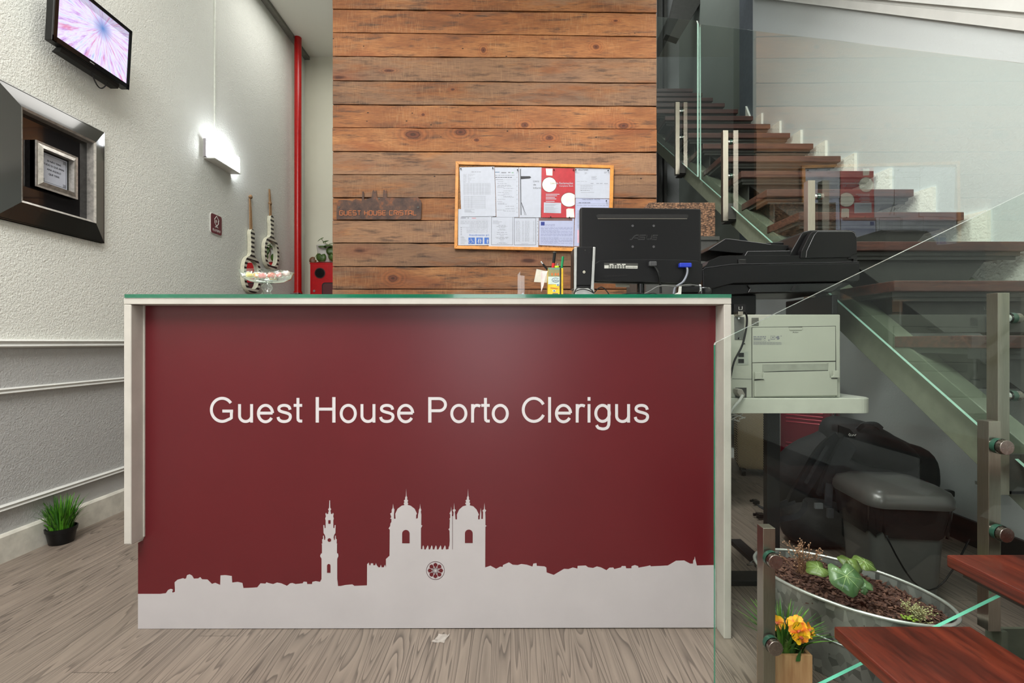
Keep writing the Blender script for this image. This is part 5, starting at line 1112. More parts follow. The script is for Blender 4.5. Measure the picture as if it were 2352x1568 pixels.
def ink(x0, x1, y, th): pn(b, [(x0, y-th/2), (x1, y-th/2), (x1, y+th/2), (x0, y+th/2)], .0031, .0034)
for x0, x1, y, th, _ in words_row(405, 495, 916, 6, 4)+words_row(405, 480, 925, 2, 6): ink(x0, x1, y, th)
for y in range(952, 976, 5): 
    for r in words_row(405, 500, y, 2, 7)+(words_row(503, 606, y, 2, 7) if y > 953 else []): ink(*r[:4])
for (x0, x1, y, th) in ((408, 458, 929, 2), (408, 458, 942, 2), (407, 410, 935, 14), (456, 459, 935, 14), (528, 560, 911, 2), (528, 560, 935, 4), (528, 530, 923, 24), (558, 560, 923, 24), (540, 550, 922, 8), (600, 607, 912, 6), (512, 516, 942, 13), (518, 524, 936, 2), (518, 524, 942, 2), (518, 524, 948, 2), (482, 492, 928, 8), (482, 492, 941, 3), (412, 454, 935, 5)): ink(x0, x1, y, th)
for cx_ in (466, 478):
    b.tube([(w7(cx_+5*math.cos(t), 0, Y1)[0], Y1-.0033, w7(0, 935+7*math.sin(t), Y1)[1]) for t in [PI*.45+i*PI*1.1/6 for i in range(7)]], .0004, 4)
pn(b, [(563, 925), (572, 914), (582, 910), (592, 916), (588, 922), (594, 930), (584, 938), (570, 937), (578, 930)], .0031, .0034)
obj('rating_print', b, M_INK, d1)
b = pn(B(), [(400, 1106), (996, 1097), (996, 1345), (402, 1352)], .0003, .002); d2 = obj('lower_rear_door', b, M_PG, pr, bevel=.001)
b = pn(B(), [(470, 1115), (925, 1110), (945, 1104), (940, 1165), (470, 1172)], .0021, .0026); obj('recess_strip', b, plain('printer_shadow_grey', (150, 154, 142), .5), d2)
b = pn(B(), [(470, 1172), (940, 1162), (946, 1210), (998, 1214), (1000, 1338), (404, 1345), (404, 1232), (466, 1222)], .002, .012); obj('tray_flap', b, M_PG, d2, bevel=.003)
b = B()
for q in ([(402, 1168), (442, 1168), (446, 1205), (468, 1212), (468, 1218), (402, 1218)], [(962, 1158), (995, 1158), (1002, 1180), (1000, 1208), (948, 1208), (948, 1200), (962, 1195)]): bb = pn(B(), q, .0125, .018); obj('flap_clip', bb, M_PG, d2, bevel=.001)
pn(b, [(400, 1222), (468, 1215), (468, 1222), (400, 1230)], .0121, .0127); pn(b, [(950, 1210), (996, 1210), (996, 1216), (950, 1216)], .0121, .0127); pn(b, [(600, 1162), (940, 1156), (940, 1161), (480, 1172), (480, 1168)], .0027, .003); obj('clip_shadow_gap', b, plain('gap_dark_low', (44, 44, 42), .7), d2)
# port side
b = pn(B(), [(268, 775), (340, 775), (340, 938), (272, 938)], .0003, .002); cv = obj('card_cover', b, M_PGD, pr, bevel=.001)
for y_ in (785, 928): p = w7(300, y_, Y1); bb = B().cyl((p[0], Y1-.0042, p[1]), (p[0], Y1-.0021, p[1]), .0035, seg=14); obj('screw', bb, M_CHROME, cv)
b = pn(B(), [(285, 1028), (370, 1022), (372, 1118), (290, 1122)], .0003, .0014); obj('port_recess', b, plain('printer_light_recess', (168, 174, 162), .5), pr)
for q in ([(298, 1032), (338, 1032), (338, 1062), (298, 1062)], [(298, 1076), (338, 1076), (338, 1106), (298, 1106)], [(334, 962), (346, 962), (346, 970), (334, 970)]): b = pn(B(), q, .0015, .0022); obj('socket', b, M_RUBBER, pr)
b = pn(B(), [(278, 1282), (358, 1282), (358, 1355), (278, 1352)], .0003, .0010); obj('mains_socket', b, plain('socket_dark', (46, 46, 42), .6), pr)
b = pn(B(), [(256, 1217), (398, 1219), (398, 1222), (256, 1220)], .0003, .0008); obj('seam', b, M_PGD, pr)
# neck: two columns with the paper bay open between them
zn1 = w7(0, 612, Y1)[1]
b = B().box(xL+.006, w7(440, 0, Y1)[0], Y1+.01, Y1+.30, ztop+.0005, zn1); nk = obj('neck_column', b, M_PBK, pr, bevel=.004)
b = B().box(w7(985, 0, Y1)[0], xR_-.002, Y1+.01, Y1+.30, ztop+.0005, zn1); obj('neck_column', b, M_PBK, pr, bevel=.004)
b = pn(B(), [(272, 682), (358, 682), (358, 762), (272, 762)], -.0095, -.006); obj('connector_panel', b, M_RUBBER, nk)
b = B()
for q in ([(308, 700), (311, 700), (311, 722), (308, 722)], [(308, 719), (318, 719), (318, 722), (308, 722)], [(331, 698), (334, 698), (334, 722), (331, 722)], [(322, 719), (334, 719), (334, 722), (322, 722)]): pn(b, q, -.0058, -.0052)
obj('socket_outline', b, M_WHITEP, nk)
b = pn(B(), [(298, 735), (330, 735), (330, 762), (298, 762)], -.0058, .004); 
# scanner unit
Y2 = 1.665; 
def ps(p, y0, y1, nm, m=M_PBK, bv=.004, par=None): b = B().prism([w7(x, y, Y2) for x, y in p], y0, y1); return obj(nm, b, m, par or pr, bevel=bv, seg=3)
ps([(40, 440), (60, 425), (250, 398), (1168, 382), (1174, 395), (1176, 510), (1150, 520), (260, 535), (110, 575), (60, 600), (45, 560)], Y2, Y2+.27, 'scanner_body')
ps([(95, 548), (260, 537), (1150, 522), (1080, 555), (985, 598), (370, 604), (230, 612), (90, 612)], Y2+.012, Y2+.265, 'scanner_underside')
ps([(370, 545), (425, 540), (1060, 530), (985, 592), (375, 600), (390, 570)], Y2+.006, Y2+.02, 'underside_panel', M_BLACKG, .002)
ps([(682, 584), (700, 552), (722, 550), (705, 582)], Y2+.003, Y2+.0058, 'grip_hole', M_RUBBER, .0004)
ps([(40, 436), (62, 420), (252, 394), (1168, 378), (1168, 381), (252, 397), (62, 424), (42, 440)], Y2-.0006, Y2+.002, 'edge_line', plain('edge_sheen', (70, 70, 72), .3), 0)
ps([(40, 425), (80, 395), (95, 370), (175, 335), (240, 330), (750, 330), (752, 350), (1165, 325), (1167, 377), (252, 393), (60, 420)], Y2+.008, Y2+.265, 'scanner_lid')
ps([(305, 358), (358, 358), (358, 394), (305, 394)], Y2+.002, Y2+.0075, 'hinge_detail', M_RUBBER, .001)
ps([(312, 362), (350, 362), (350, 367), (312, 367)], Y2, Y2+.0018, 'hinge_edge', M_DKMET, 0)
ps([(1095, 350), (1140, 347), (1140, 378), (1132, 378), (1132, 356), (1095, 356)], Y2+.002, Y2+.0075, 'hinge_detail', M_RUBBER, 0)
ps([(700, 322), (790, 165), (808, 148), (860, 136), (1140, 134), (1158, 142), (1166, 320), (1100, 348), (752, 350)], Y2+.03, Y2+.25, 'document_feeder')
ps([(752, 350), (760, 300), (815, 188), (835, 163), (868, 154), (1125, 154), (1145, 165), (1156, 190), (1158, 318), (1125, 328), (1115, 345), (790, 352)], Y2+.004, Y2+.0295, 'feeder_end_cap')
def rim(pts, r, y, nm, m): b = B().tube([(w7(x, 0, Y2)[0], y, w7(0, yy, Y2)[1]) for x, yy in pts], r, 5); obj(nm, b, m, pr, smooth=60)
M_SHEEN = plain('sheen_grey', (120, 120, 122), .25)  # grey tubes along the black edges stand in for highlights
rim([(790, 346), (796, 300), (850, 185), (872, 160), (1120, 160), (1142, 172), (1150, 195)], .0007, Y2+.0036, 'cap_edge_sheen', M_SHEEN)
b = B()
for i in range(20): x = 880+i*10; b.prism([w7(x, 150, Y2), w7(x+5, 150, Y2), w7(x+5, 160, Y2), w7(x, 160, Y2)], Y2+.024, Y2+.0292+.001)
obj('feeder_grille', b, M_SHEEN, pr)
ps([(138, 268), (150, 255), (262, 186), (300, 188), (610, 228), (735, 235), (722, 262), (700, 290), (640, 290), (500, 292), (380, 296), (142, 274)], Y2+.06, Y2+.26, 'input_tray')
rim([(138, 267), (262, 188), (300, 190), (600, 229)], .0008, Y2+.0592, 'tray_edge_sheen', M_SHEEN)
ps([(605, 202), (612, 198), (742, 192), (748, 205), (735, 234), (606, 228)], Y2+.10, Y2+.24, 'tray_guide')
ps([(372, 328), (395, 290), (705, 286), (718, 290), (706, 328)], Y2+.03, Y2+.25, 'output_tray')
rim([(376, 326), (397, 292), (704, 289)], .0006, Y2+.0294, 'output_tray_edge_sheen', M_SHEEN)
def free_tube(name, pts, r, m, label, cat='cable', Y=1.6, seg=8):
    pp = [Vector((w7(x, y, YY)[0], YY, w7(x, y, YY)[1])) for x, y, YY in pts]; out = []
    for i in range(len(pp)-1):
        a, b_, c, d = pp[max(i-1, 0)], pp[i], pp[i+1], pp[min(i+2, len(pp)-1)]
        for k in range(6):
            t = k/6; out.append(.5*((2*b_)+(c-a)*t+(2*a-5*b_+4*c-d)*t*t+(3*b_-a-3*c+d)*t**3))
    out.append(pp[-1]); b = B().tube(out, r, seg); return out, b
o1, b = free_tube('', [(305, 750, 1.675), (345, 738, 1.672), (362, 790, 1.675), (352, 880, 1.675), (325, 985, 1.675), (268, 1100, 1.675), (235, 1250, 1.675)], .0034, M_BLACK, '')
pc = thing('network_cable', 'black cable hanging down the back of the printer from its upper socket', 'cable', tuple(o1[0])); obj('cord', b, M_BLACK, pc, smooth=60)
b = B().prism([w7(298, 735, 1.67), w7(332, 735, 1.67), w7(332, 764, 1.67), w7(298, 764, 1.67)], 1.668, 1.705); obj('plug', b, M_STEEL, pc, bevel=.001)
o1, b = free_tube('', [(330, 1335, 1.665), (310, 1375, 1.66), (270, 1420, 1.655), (235, 1470, 1.655)], .0055, M_WHITEP, '')
pc = thing('mains_cable', 'thick pale grey mains cable with plug at the bottom of the printer', 'cable', tuple(o1[0])); obj('cord', b, plain('pale_cable', (176, 180, 172), .5), pc, smooth=60)
b = B().prism([w7(290, 1292, 1.67), w7(325, 1292, 1.67), w7(345, 1330, 1.67), w7(342, 1352, 1.67), w7(312, 1350, 1.67), w7(288, 1320, 1.67)], 1.665, 1.699); obj('plug', b, plain('plug_taupe', (150, 146, 136), .5), pc, bevel=.003)
b = B(); rz = random.Random(9); p0 = Vector((w7(290, 1490, 1.76)[0], 1.76, w7(0, 1490, 1.76)[1]))
pts = [p0+Vector((rz.uniform(-.05, .03), rz.uniform(-.02, .02), rz.uniform(-.02, .016))) for i in range(12)]; pts[0] = Vector((p0.x-.03, 1.76, zb2-.006))
b.tube(pts, .0024, 5); tag(obj('twisted_cable', b, M_WHITEP), 'tangle of thin white cable under the edge of the printer table', 'cable')

# ------------------------------------------------------------------ luggage under the stairs
M_BEIGE = stripes('ribbed_beige_shell', (92, 76, 58), (206, 190, 158), 62, 2, .45, .35, diag=2.2)
def case_body(root, w, d, h, z0, m, name, y0, y1, e=.35):
    b = B(); n = 36; rs = []
    prof = [(0, .80), (.02, .93), (.06, 1), (.94, 1), (.98, .93), (1, .80)]
    for t, s in prof:
        rs.append(b.ring([(math.copysign(abs(math.cos(a))**e, math.cos(a))*w/2*s, y0+(y1-y0)*.5+math.copysign(abs(math.sin(a))**e, math.sin(a))*(y1-y0)/2*s, z0+h*t) for a in [2*PI*(i+.5)/n for i in range(n)]]))
    for p, q in zip(rs, rs[1:]): b.bridge(p, q)
    b.face(rs[0][::-1]); b.face(rs[-1]); return obj(name, b, m, root, smooth=50)
def suitcase(loc, rz, w, d, h, m, m2, label, ribs):
    root = thing('suitcase', label, 'suitcase', (0, 0, 0)); z0 = .055
    g = .035
    case_body(root, w, d, h, z0, m, 'front_shell', -d/2, -g/2); case_body(root, w, d, h, z0, m, 'back_shell', g/2, d/2)
    case_body(root, w-.012, d, h-.01, z0+.005, M_RUBBER, 'zip_gusset', -g/2-.03, g/2+.03)
    if ribs:
        b = B()
        for i in range(26):
            zc = z0+.05+i*.021
            if 9 < i < 15:
                continue
            b.box(-w*.36, w*.36, -d/2-.004, -d/2+.004, zc, zc+.008)
            for s in (-1, 1): b.box(s*w/2-.004, s*w/2+.004, -d/2+.05, -g/2-.03, zc, zc+.008)
        obj('moulded_ribs', b, m2, root, bevel=.002)
    for sx in (-1, 1):
        for sy in (-1, 1):
            cx_, cy_ = sx*(w/2-.045), sy*(d/2-.04); b = B().cyl((cx_-.012, cy_, .027), (cx_+.012, cy_, .027), .026, seg=20); b.box(cx_-.016, cx_+.016, cy_-.015, cy_+.015, .035, .062); obj('wheel', b, M_BLACK, root, smooth=40)
    b = B().box(-.06, .06, -.012, .012, z0+h-.004, z0+h+.022); obj('handle', b, M_BLACK, root, bevel=.005)
    b = B().box(w/2-.004, w/2+.012, -.02, .02, z0+h*.42, z0+h*.66); obj('side_handle', b, M_BLACKG, root, bevel=.005)
    root.location = loc; root.rotation_euler = (0, 0, rz); return root
t_ = NT('metallic_burgundy_shell'); M_BURG = t_.done(t_.pbsdf(lin((122, 22, 44)), .28, .35, None, .5, .4))
t_ = NT('metallic_burgundy_rib'); M_BURG2 = t_.done(t_.pbsdf(lin((168, 44, 66)), .2, .4, None, .5, .5))
suitcase((1.655, 3.30, 0), -.35, .24, .22, .50, M_BEIGE, M_BEIGE, 'beige ribbed hard suitcase half hidden by the black table leg', False)
suitcase((1.80, 2.92, 0), -.80, .27, .24, .62, M_BURG, M_BURG2, 'burgundy ribbed hard suitcase standing beyond the black backpack', True)
# pale pedestal base far back
bx = W(1692, 0, 3.9)[0]
pd = thing('pedestal_stool', 'white round pedestal foot standing on the floor behind the reception desk', 'stool', (bx, 3.9, 0))
b = B().lathe((bx, 3.9, 0), [(.19, 0), (.19, .008), (.12, .022), (.03, .035), (.028, .035)], 40); obj('round_base', b, M_WHITEP, pd, smooth=40)
b = B().cyl((bx, 3.9, .034), (bx, 3.9, .60), .024, seg=20); obj('column', b, M_CHROME, pd, smooth=40)
b = B().lathe((bx, 3.9, .60), [(.17, 0), (.19, .02), (.19, .06), (.17, .075)], 40); obj('seat', b, M_RUBBER, pd, smooth=40)

# backpack (dark, slumped against the stair wall)
M_BAG = plain('black_nylon', (17, 17, 19), .75, var=.2, scale=40, bump=.3); M_BAG2 = plain('charcoal_webbing', (40, 41, 45), .7, var=.15, scale=90, bump=.3); M_BAG3 = plain('dark_nylon_pad', (28, 29, 33), .8, var=.15, scale=60, bump=.4)
bp = thing('backpack', 'large black hiking backpack slumped on the floor behind the waste bin', 'backpack', (1.5, 2.2, 0))
R_ = Matrix.Rotation
b = B().blob((1.595, 2.27, .205), (.345, .16, .30), 40, 26, .92, R_(.12, 4, 'Y'), nz=.14, nf=6); b.blob((1.36, 2.16, .10), (.15, .12, .105), 28, 16, .8, nz=.12, nf=8); obj('main_body', b, M_BAG, bp, smooth=80)
b = B().blob((1.63, 2.22, .42), (.20, .14, .095), 32, 18, .8, R_(.45, 4, 'Y'), nz=.15, nf=8); b.blob((1.76, 2.20, .27), (.14, .11, .17), 28, 16, .8, R_(.35, 4, 'Y'), nz=.12, nf=8); obj('top_lid', b, M_BAG, bp, smooth=80)
t_ = M_BAG
b = B().blob((1.775, 2.105, .235), (.035, .02, .085), 18, 12, .8, R_(.4, 4, 'Y')); obj('red_panel', b, plain('deep_red_fabric', (96, 14, 20), .8), bp, smooth=80)
def v7(px, py, Y): p = W(px, py, Y); return (p[0], Y, p[1])
def strap(name, pts, w_, th, m, par):
    """flat webbing along pts (px, py, distance)"""
    P_ = [Vector(v7(*p)) for p in pts]; out = []
    for i in range(len(P_)-1):
        a, b_, c, d = P_[max(i-1, 0)], P_[i], P_[i+1], P_[min(i+2, len(P_)-1)]
        for k in range(5):
            t = k/5; out.append(.5*((2*b_)+(c-a)*t+(2*a-5*b_+4*c-d)*t*t+(3*b_-a-3*c+d)*t**3))
    out.append(P_[-1]); b = B(); pv = None; view = Vector((0, -1, .15)).normalized()
    for i, p in enumerate(out):
        d = (out[min(i+1, len(out)-1)]-out[max(i-1, 0)]).normalized(); s = d.cross(view).normalized()*w_/2; n = s.normalized().cross(d)*th/2
        cur = b.ring([p+s+n, p-s+n, p-s-n, p+s-n])
        if pv: b.bridge(pv, cur)
        else: b.face(cur[::-1])
        pv = cur
    b.face(pv); return obj(name, b, m, par, smooth=50)
strap('shoulder_strap', [(1925, 1008, 2.03), (1890, 1040, 2.00), (1860, 1090, 1.98), (1835, 1130, 2.0), (1822, 1150, 2.04)], .062, .018, M_BAG3, bp)
strap('shoulder_strap', [(1950, 1015, 2.00), (1925, 1060, 1.96), (1905, 1110, 1.95), (1895, 1135, 1.97)], .066, .018, M_BAG3, bp)
strap('seam_line', [(1900, 1025, 1.985), (1872, 1070, 1.962), (1850, 1110, 1.965)], .012, .006, M_BAG2, bp)
s1 = strap('load_strap', [(1905, 1110, 1.93), (1903, 1140, 1.92), (1902, 1165, 1.92)], .03, .004, M_BAG2, bp)
b = B().box(v7(1898, 0, 1.91)[0], v7(1912, 0, 1.91)[0], 1.90, 1.912, v7(0, 1188, 1.91)[2], v7(0, 1166, 1.91)[2]); obj('ladder_buckle', b, M_BAG2, s1, bevel=.002)
strap('waist_strap', [(1850, 1150, 2.0), (1845, 1170, 1.97), (1830, 1185, 1.97), (1805, 1190, 1.97), (1790, 1192, 1.98)], .022, .004, M_BAG2, bp)
s2 = strap('waist_strap', [(1825, 1148, 2.02), (1805, 1155, 2.03), (1790, 1162, 2.04)], .026, .004, M_BAG2, bp)
def floor_strap(pts, w_=.02):
    q = []
    for px, py in pts: Y = H*F/(py-CY); q.append((px, py-2, Y))
    return strap('loose_strap', q, w_, .004, M_BAG2, bp)
floor_strap([(1880, 1168), (1830, 1166), (1790, 1168)]); floor_strap([(1790, 1200), (1830, 1212), (1870, 1218), (1905, 1212), (1912, 1200)], .012); floor_strap([(1850, 1222), (1900, 1230), (1945, 1234)], .026); floor_strap([(1758, 1172), (1745, 1164), (1735, 1156)], .016); floor_strap([(1888, 1247), (1920, 1253), (1945, 1258)], .026)
def buckle(px, py, w_, h_, lab='buckle'):
    Y = H*F/(py-CY)-.02; p = v7(px, py-4, Y); b = B()
    b.box(p[0]-w_/2, p[0]+w_/2, p[1]-.02, p[1]+.02, max(.002, p[2]-h_/2), p[2]+h_/2+.004); b.box(p[0]-w_/2-.012, p[0]-w_/2, p[1]-.022, p[1]-.012, max(.002, p[2]-h_/2), p[2]+h_/2); b.box(p[0]-w_/2-.012, p[0]-w_/2, p[1]+.012, p[1]+.022, max(.002, p[2]-h_/2), p[2]+h_/2); obj(lab, b, M_BLACK, bp, bevel=.002)
buckle(1747, 1188, .035, .014); buckle(1736, 1156, .025, .012); buckle(1798, 1198, .03, .014)
b = B().box(*[v7(1866, 0, 1.95)[0], v7(1884, 0, 1.95)[0]], 1.93, 1.942, v7(0, 1165, 1.95)[2], v7(0, 1152, 1.95)[2]); obj('side_buckle', b, plain('grey_buckle', (96, 98, 100), .5), bp, bevel=.002)
tg_ = B().prism([W(1926, 976, 2.0), W(1952, 985, 2.0), W(1965, 1000, 2.0), W(1964, 1006, 2.0), W(1926, 1003, 2.0)], 2.0, 2.004); lt = obj('luggage_tag', tg_, M_BLACK, bp)
b = B(); cvs = [(1949, 999), (1951, 995), (1954, 997), (1952, 1002), (1949, 999), (1957, 1001), (1957, 997), (1959, 1001), (1961, 997), (1963, 1001), (1966, 997)]
b.tube([v7(x, y, 1.998) for x, y in cvs], .0012, 4); obj('white_mark', b, M_WHITEP, lt)
b = B().tube([v7(1926, 1000, 2.01), v7(1926, 992, 2.01), v7(1931, 987, 2.01), v7(1937, 984, 2.01)], .0025, 5); obj('red_cord', b, plain('bright_red_cord', (214, 50, 36), .5), bp)
strap('grab_handle', [(1970, 985, 2.12), (1985, 975, 2.1), (2010, 974, 2.1), (2025, 985, 2.12)], .02, .008, M_BAG2, bp)
b = B().box(*[v7(2165, 0, 2.0)[0], v7(2185, 0, 2.0)[0]], 1.98, 2.01, v7(0, 1139, 2.0)[2], v7(0, 1124, 2.0)[2]); obj('end_toggle', b, M_BLACK, bp, bevel=.006)

# waste bin
t_ = NT('smoky_bin_plastic'); M_BIN = t_.done(t_.pbsdf(lin((74, 74, 72)), .28, 0, t_.bump(t_.noise(t_.coord(), 60, 2), .05, .001), .5, .2))
bn = thing('waste_bin', 'dark grey plastic waste bin with rounded lid and bag, in front of the backpack', 'bin', (1.375, 1.76, 0))
bcx, bcy = 1.375, 1.76; RZ = R_(-.12, 4, 'Z')
def rr_ring(b, w_, d_, r, z, n=6):
    return b.ring([Vector((bcx, bcy, 0))+RZ @ Vector((u, v, z)) for u, v in rrect(-w_/2, w_/2, -d_/2, d_/2, r, n)])
b = B(); prev = None
for w_, d_, z in ((.20, .20, .0), (.205, .205, .01), (.245, .235, .335)):
    c = rr_ring(b, w_, d_, .035, z)
    if prev: b.bridge(prev, c)
    else: b.face(c[::-1])
    prev = c
obj('bin_body', b, M_BIN, bn, smooth=40)
b = B(); prev = None
for w_, d_, z, nzv in ((.25, .24, .24, .012), (.262, .26, .30, .006), (.268, .268, .345, .002)):
    c = rr_ring(b, w_, d_, .04, z, 10)
    for i, v in enumerate(c): v.co.x += math.sin(i*1.7)*nzv*.4; v.co.y += math.sin(i*2.3)*nzv*.4; v.co.z += math.sin(i*1.1)*nzv
    if prev: b.bridge(prev, c)
    prev = c
obj('bin_bag', b, NT('bin_bag_film').m if False else plain('black_bin_bag', (26, 22, 22), .22, var=.1, scale=20, bump=.5), bn, smooth=60)
b = B(); prev = None
for w_, d_, z in ((.278, .28, .335), (.286, .288, .345), (.283, .284, .365), (.27, .268, .385), (.225, .21, .400), (.155, .13, .410), (.05, .03, .414)):
    c = rr_ring(b, w_, d_, min(.05, d_/2.3), z, 8)
    if prev: b.bridge(prev, c)
    prev = c
b.face(prev); obj('bin_lid', b, M_BIN, bn, smooth=60)
b = B().tube([(bcx-.135, bcy-.16, .26-.0)]+[(bcx-.135+.27*i/10, bcy-.165, .25-.17*math.sin(PI*i/10)) for i in range(11)], .0028, 6); obj('bin_handle', b, M_BLACK, bn, smooth=60)

# ------------------------------------------------------------------ zinc planter with bark, plants
tcx, tcy, ta, tbb, th_, tz = .944, 1.373, .247, .155, math.atan2(-.8, .6), .218
M_ZN = galvanized(); ca, sa = math.cos(th_), math.sin(th_)
def el(r, a, z, k=1.0): u, v = ta*r*math.cos(a), tbb*r*math.sin(a); return (tcx+u*ca-v*sa, tcy+u*sa+v*ca, z)
pt_ = thing('zinc_planter', 'oval galvanised metal tub filled with bark beside the lowest stairs', 'planter', (tcx, tcy, 0))
b = B(); prev = None; N = 64
for r, z in ((.78, 0.0), (.80, .004), (.97, tz-.02), (.985, tz), (.975, tz), (.955, tz-.02), (.78, .02)):
    c = b.ring([el(r, 2*PI*i/N, z) for i in range(N)])
    if prev: b.bridge(prev, c)
    else: b.face(c[::-1])
    prev = c
b.face(prev); obj('tub_wall', b, M_ZN, pt_, smooth=50)
b = B().tube([el(.985, 2*PI*i/N, tz) for i in range(N+1)], .0048, 8); obj('rolled_rim', b, plain('zinc_rim', (196, 200, 194), .35, .7), pt_, smooth=60)
b = B().tube([el(.90, 2*PI*i/N, .11) for i in range(N+1)], .0026, 6); obj('pressed_bead', b, M_ZN, pt_, smooth=60)
for a in (0.0, PI):
    e0 = Vector(el(.99, a-.18, tz-.03)); e1 = Vector(el(.99, a+.18, tz-.03)); o_ = Vector(el(1.09, a, tz-.045)); o0 = Vector(el(1.08, a-.16, tz-.04)); o1_ = Vector(el(1.08, a+.16, tz-.04))
    b = B().tube([e0, o0, o_, o1_, e1], .004, 8); obj('handle', b, M_CHROME, pt_, smooth=60)
# bark
t_ = NT('bark_chips'); v_ = t_.geo(); f_ = t_.noise(v_, 55, 5, .7); at = t_.n('Attribute', attribute_name='tone').outputs['Color']; sp_ = t_.n('SeparateColor', {'Color': at}).outputs[0]
M_BARK = t_.done(t_.pbsdf(t_.mix(t_.ramp(f_, [(.35, BLK(0)), (.65, BLK(.6))]), t_.ramp(sp_, [(0, lin((58, 37, 30))), (.5, lin((92, 60, 49))), (1, lin((128, 92, 76)))]), lin((56, 32, 26))), .85, 0, t_.bump(t_.noise(v_, 260, 4), .5, .002)))
rb = random.Random(21); b = B(); cl = b.bm.loops.layers.float_color.new('tone')
c0 = b.ring([el(.93, 2*PI*i/N, tz-.035) for i in range(N)]); b.face(c0)
for i in range(2300):
    a = rb.uniform(0, 2*PI); r = .93*math.sqrt(rb.random()); p = Vector(el(r, a, tz-.032+.020*(1-r*r)+rb.uniform(-.004, .010)+.010*noise.noise(Vector((a*2, r*5, 0)))))
    L, Wd, T = rb.uniform(.007, .020), rb.uniform(.004, .009), rb.uniform(.0012, .0028); Rm = Matrix.Rotation(rb.uniform(0, 2*PI), 3, 'Z') @ Matrix.Rotation(rb.gauss(0, .45), 3, 'X') @ Matrix.Rotation(rb.gauss(0, .35), 3, 'Y'); n0 = len(b.bm.faces)
    k = [rb.uniform(.6, 1) for _ in range(4)]; top = [Vector((-L/2*k[0], -Wd/2, T/2)), Vector((L/2, -Wd/2*k[1], T/2)), Vector((L/2*k[2], Wd/2, T/2)), Vector((-L/2, Wd/2*k[3], T/2))]
    va = [b.bm.verts.new(p+Rm @ q) for q in top]; vb = [b.bm.verts.new(p+Rm @ (q-Vector((0, 0, T)))) for q in top]
    b.face(va); b.face(vb[::-1]); b.bridge(va, vb); t = rb.random(); b.bm.faces.ensure_lookup_table()
    for f in b.bm.faces[n0:]:
        for l in f.loops: l[cl] = (t, t, t, 1)
tag(obj('bark_mulch', b, M_BARK, recalc=False, origin=(tcx, tcy, .03)), 'reddish brown bark chips filling the oval zinc tub', 'bark', None, 'stuff')
# begonia
t_ = NT('begonia_leaf'); v_ = t_.geo(); M_BEG = t_.done(t_.pbsdf(t_.ramp(t_.noise(v_, 30, 4), [(.3, lin((58, 92, 54))), (.7, lin((104, 132, 86)))]), .28, 0, t_.bump(t_.noise(v_, 45, 3), .4, .004), .5, .3))
M_VEIN = plain('leaf_vein', (168, 190, 132), .5, bump=0)
M_BEGY = plain('young_leaf_green', (92, 112, 54), .35, var=.2, scale=30)
bg = thing('begonia', 'low begonia with broad shiny green leaves growing in the zinc tub', 'plant', (.905, 1.35, tz-.02))
base = Vector((.912, 1.365, tz-.01)); S = B()
for px, py, Y, r, n_, u_, m in ((1943, 1322, 1.24, .040, (-.1, -.72, .7), (0, -.7, -.75), M_BEG), (1880, 1302, 1.34, .030, (-.1, -.3, 1), (-1, -.2, 0), M_BEGY), (1985, 1290, 1.36, .030, (.1, -.3, 1), (1, .4, 0), M_BEGY), (1945, 1285, 1.38, .022, (0, -.3, 1), (.2, 1, 0), M_BEGY), (1990, 1340, 1.27, .018, (.2, -.5, 1), (1, .1, 0), M_BEG), (1968, 1300, 1.31, .020, (.4, -.8, .6), (1, -.5, 0), M_BEGY), (1985, 1356, 1.25, .010, (0, -1, .5), (1, -.5, 0), M_BEG)):
    p = v7(px, py, Y); b = B(); leaf_disc(b, p, r, n_, u_, n=26, cup=.22, lobes=5); lf = obj('leaf', b, m, bg, smooth=80); stalk(S, base, p, .01, .0022)
    if r > .025:
        b = B(); nn = Vector(n_).normalized(); uu = Vector(u_); uu = (uu-nn*uu.dot(nn)).normalized(); ss = uu.cross(nn)
        for a in (-2.1, -1.3, -.6, 0, .6, 1.3, 2.1):
            d = uu*math.cos(a)+ss*math.sin(a); b.tube([Vector(p)+nn*.0012+d*r*q-nn*.22*r*q*q*(1+.35*math.sin(2*a+1)) for q in (0, .3, .6, .85)], .0008, 4, .0003)
        obj('veins', b, M_VEIN, lf)
obj('stems', S, plain('reddish_stem', (120, 96, 60), .6), bg, smooth=60)
# dried flower stems and small succulent
def twigs(b, base, n, h, spread, rnd, r=.0008, dots=4, ds=.0022):
    for i in range(n):
        a = rnd.uniform(0, 2*PI); d = Vector((math.cos(a), math.sin(a), 0))*spread*rnd.random(); p = Vector(base)+Vector((rnd.uniform(-.015, .015), rnd.uniform(-.015, .015), 0)); q = p+d+Vector((0, 0, h*rnd.uniform(.4, 1)))
        b.m = 0; b.tube([p, p.lerp(q, .5)+Vector((rnd.uniform(-.008, .008), rnd.uniform(-.008, .008), .004)), q], r, 4)
        b.m = 1
        for k in range(dots):
            e = q+Vector((rnd.gauss(0, .006), rnd.gauss(0, .006), rnd.gauss(0, .006))); b.m = 0; b.tube([q.lerp(p, .15), e], r*.6, 3); b.m = 1; b.blob(e, (ds, ds, ds*.8), 6, 4)
M_DRY = plain('dried_stem', (128, 92, 66), .8); M_DRYF = plain('dried_blossom', (168, 130, 104), .8, var=.2)
rd = random.Random(4); b = B(); p = v7(1845, 1318, 1.44); twigs(b, (p[0], p[1], tz-.012), 30, .085, .05, rd); tag(obj('dried_flowers', b, [M_DRY, M_DRYF], origin=(p[0], p[1], tz-.015)), 'dried brown flower stems at the back end of the zinc tub', 'plant')
b = B(); p = v7(2100, 1408, 1.205); twigs(b, (p[0], p[1], tz-.014), 26, .04, .035, rd, .0007, 5, .0018)
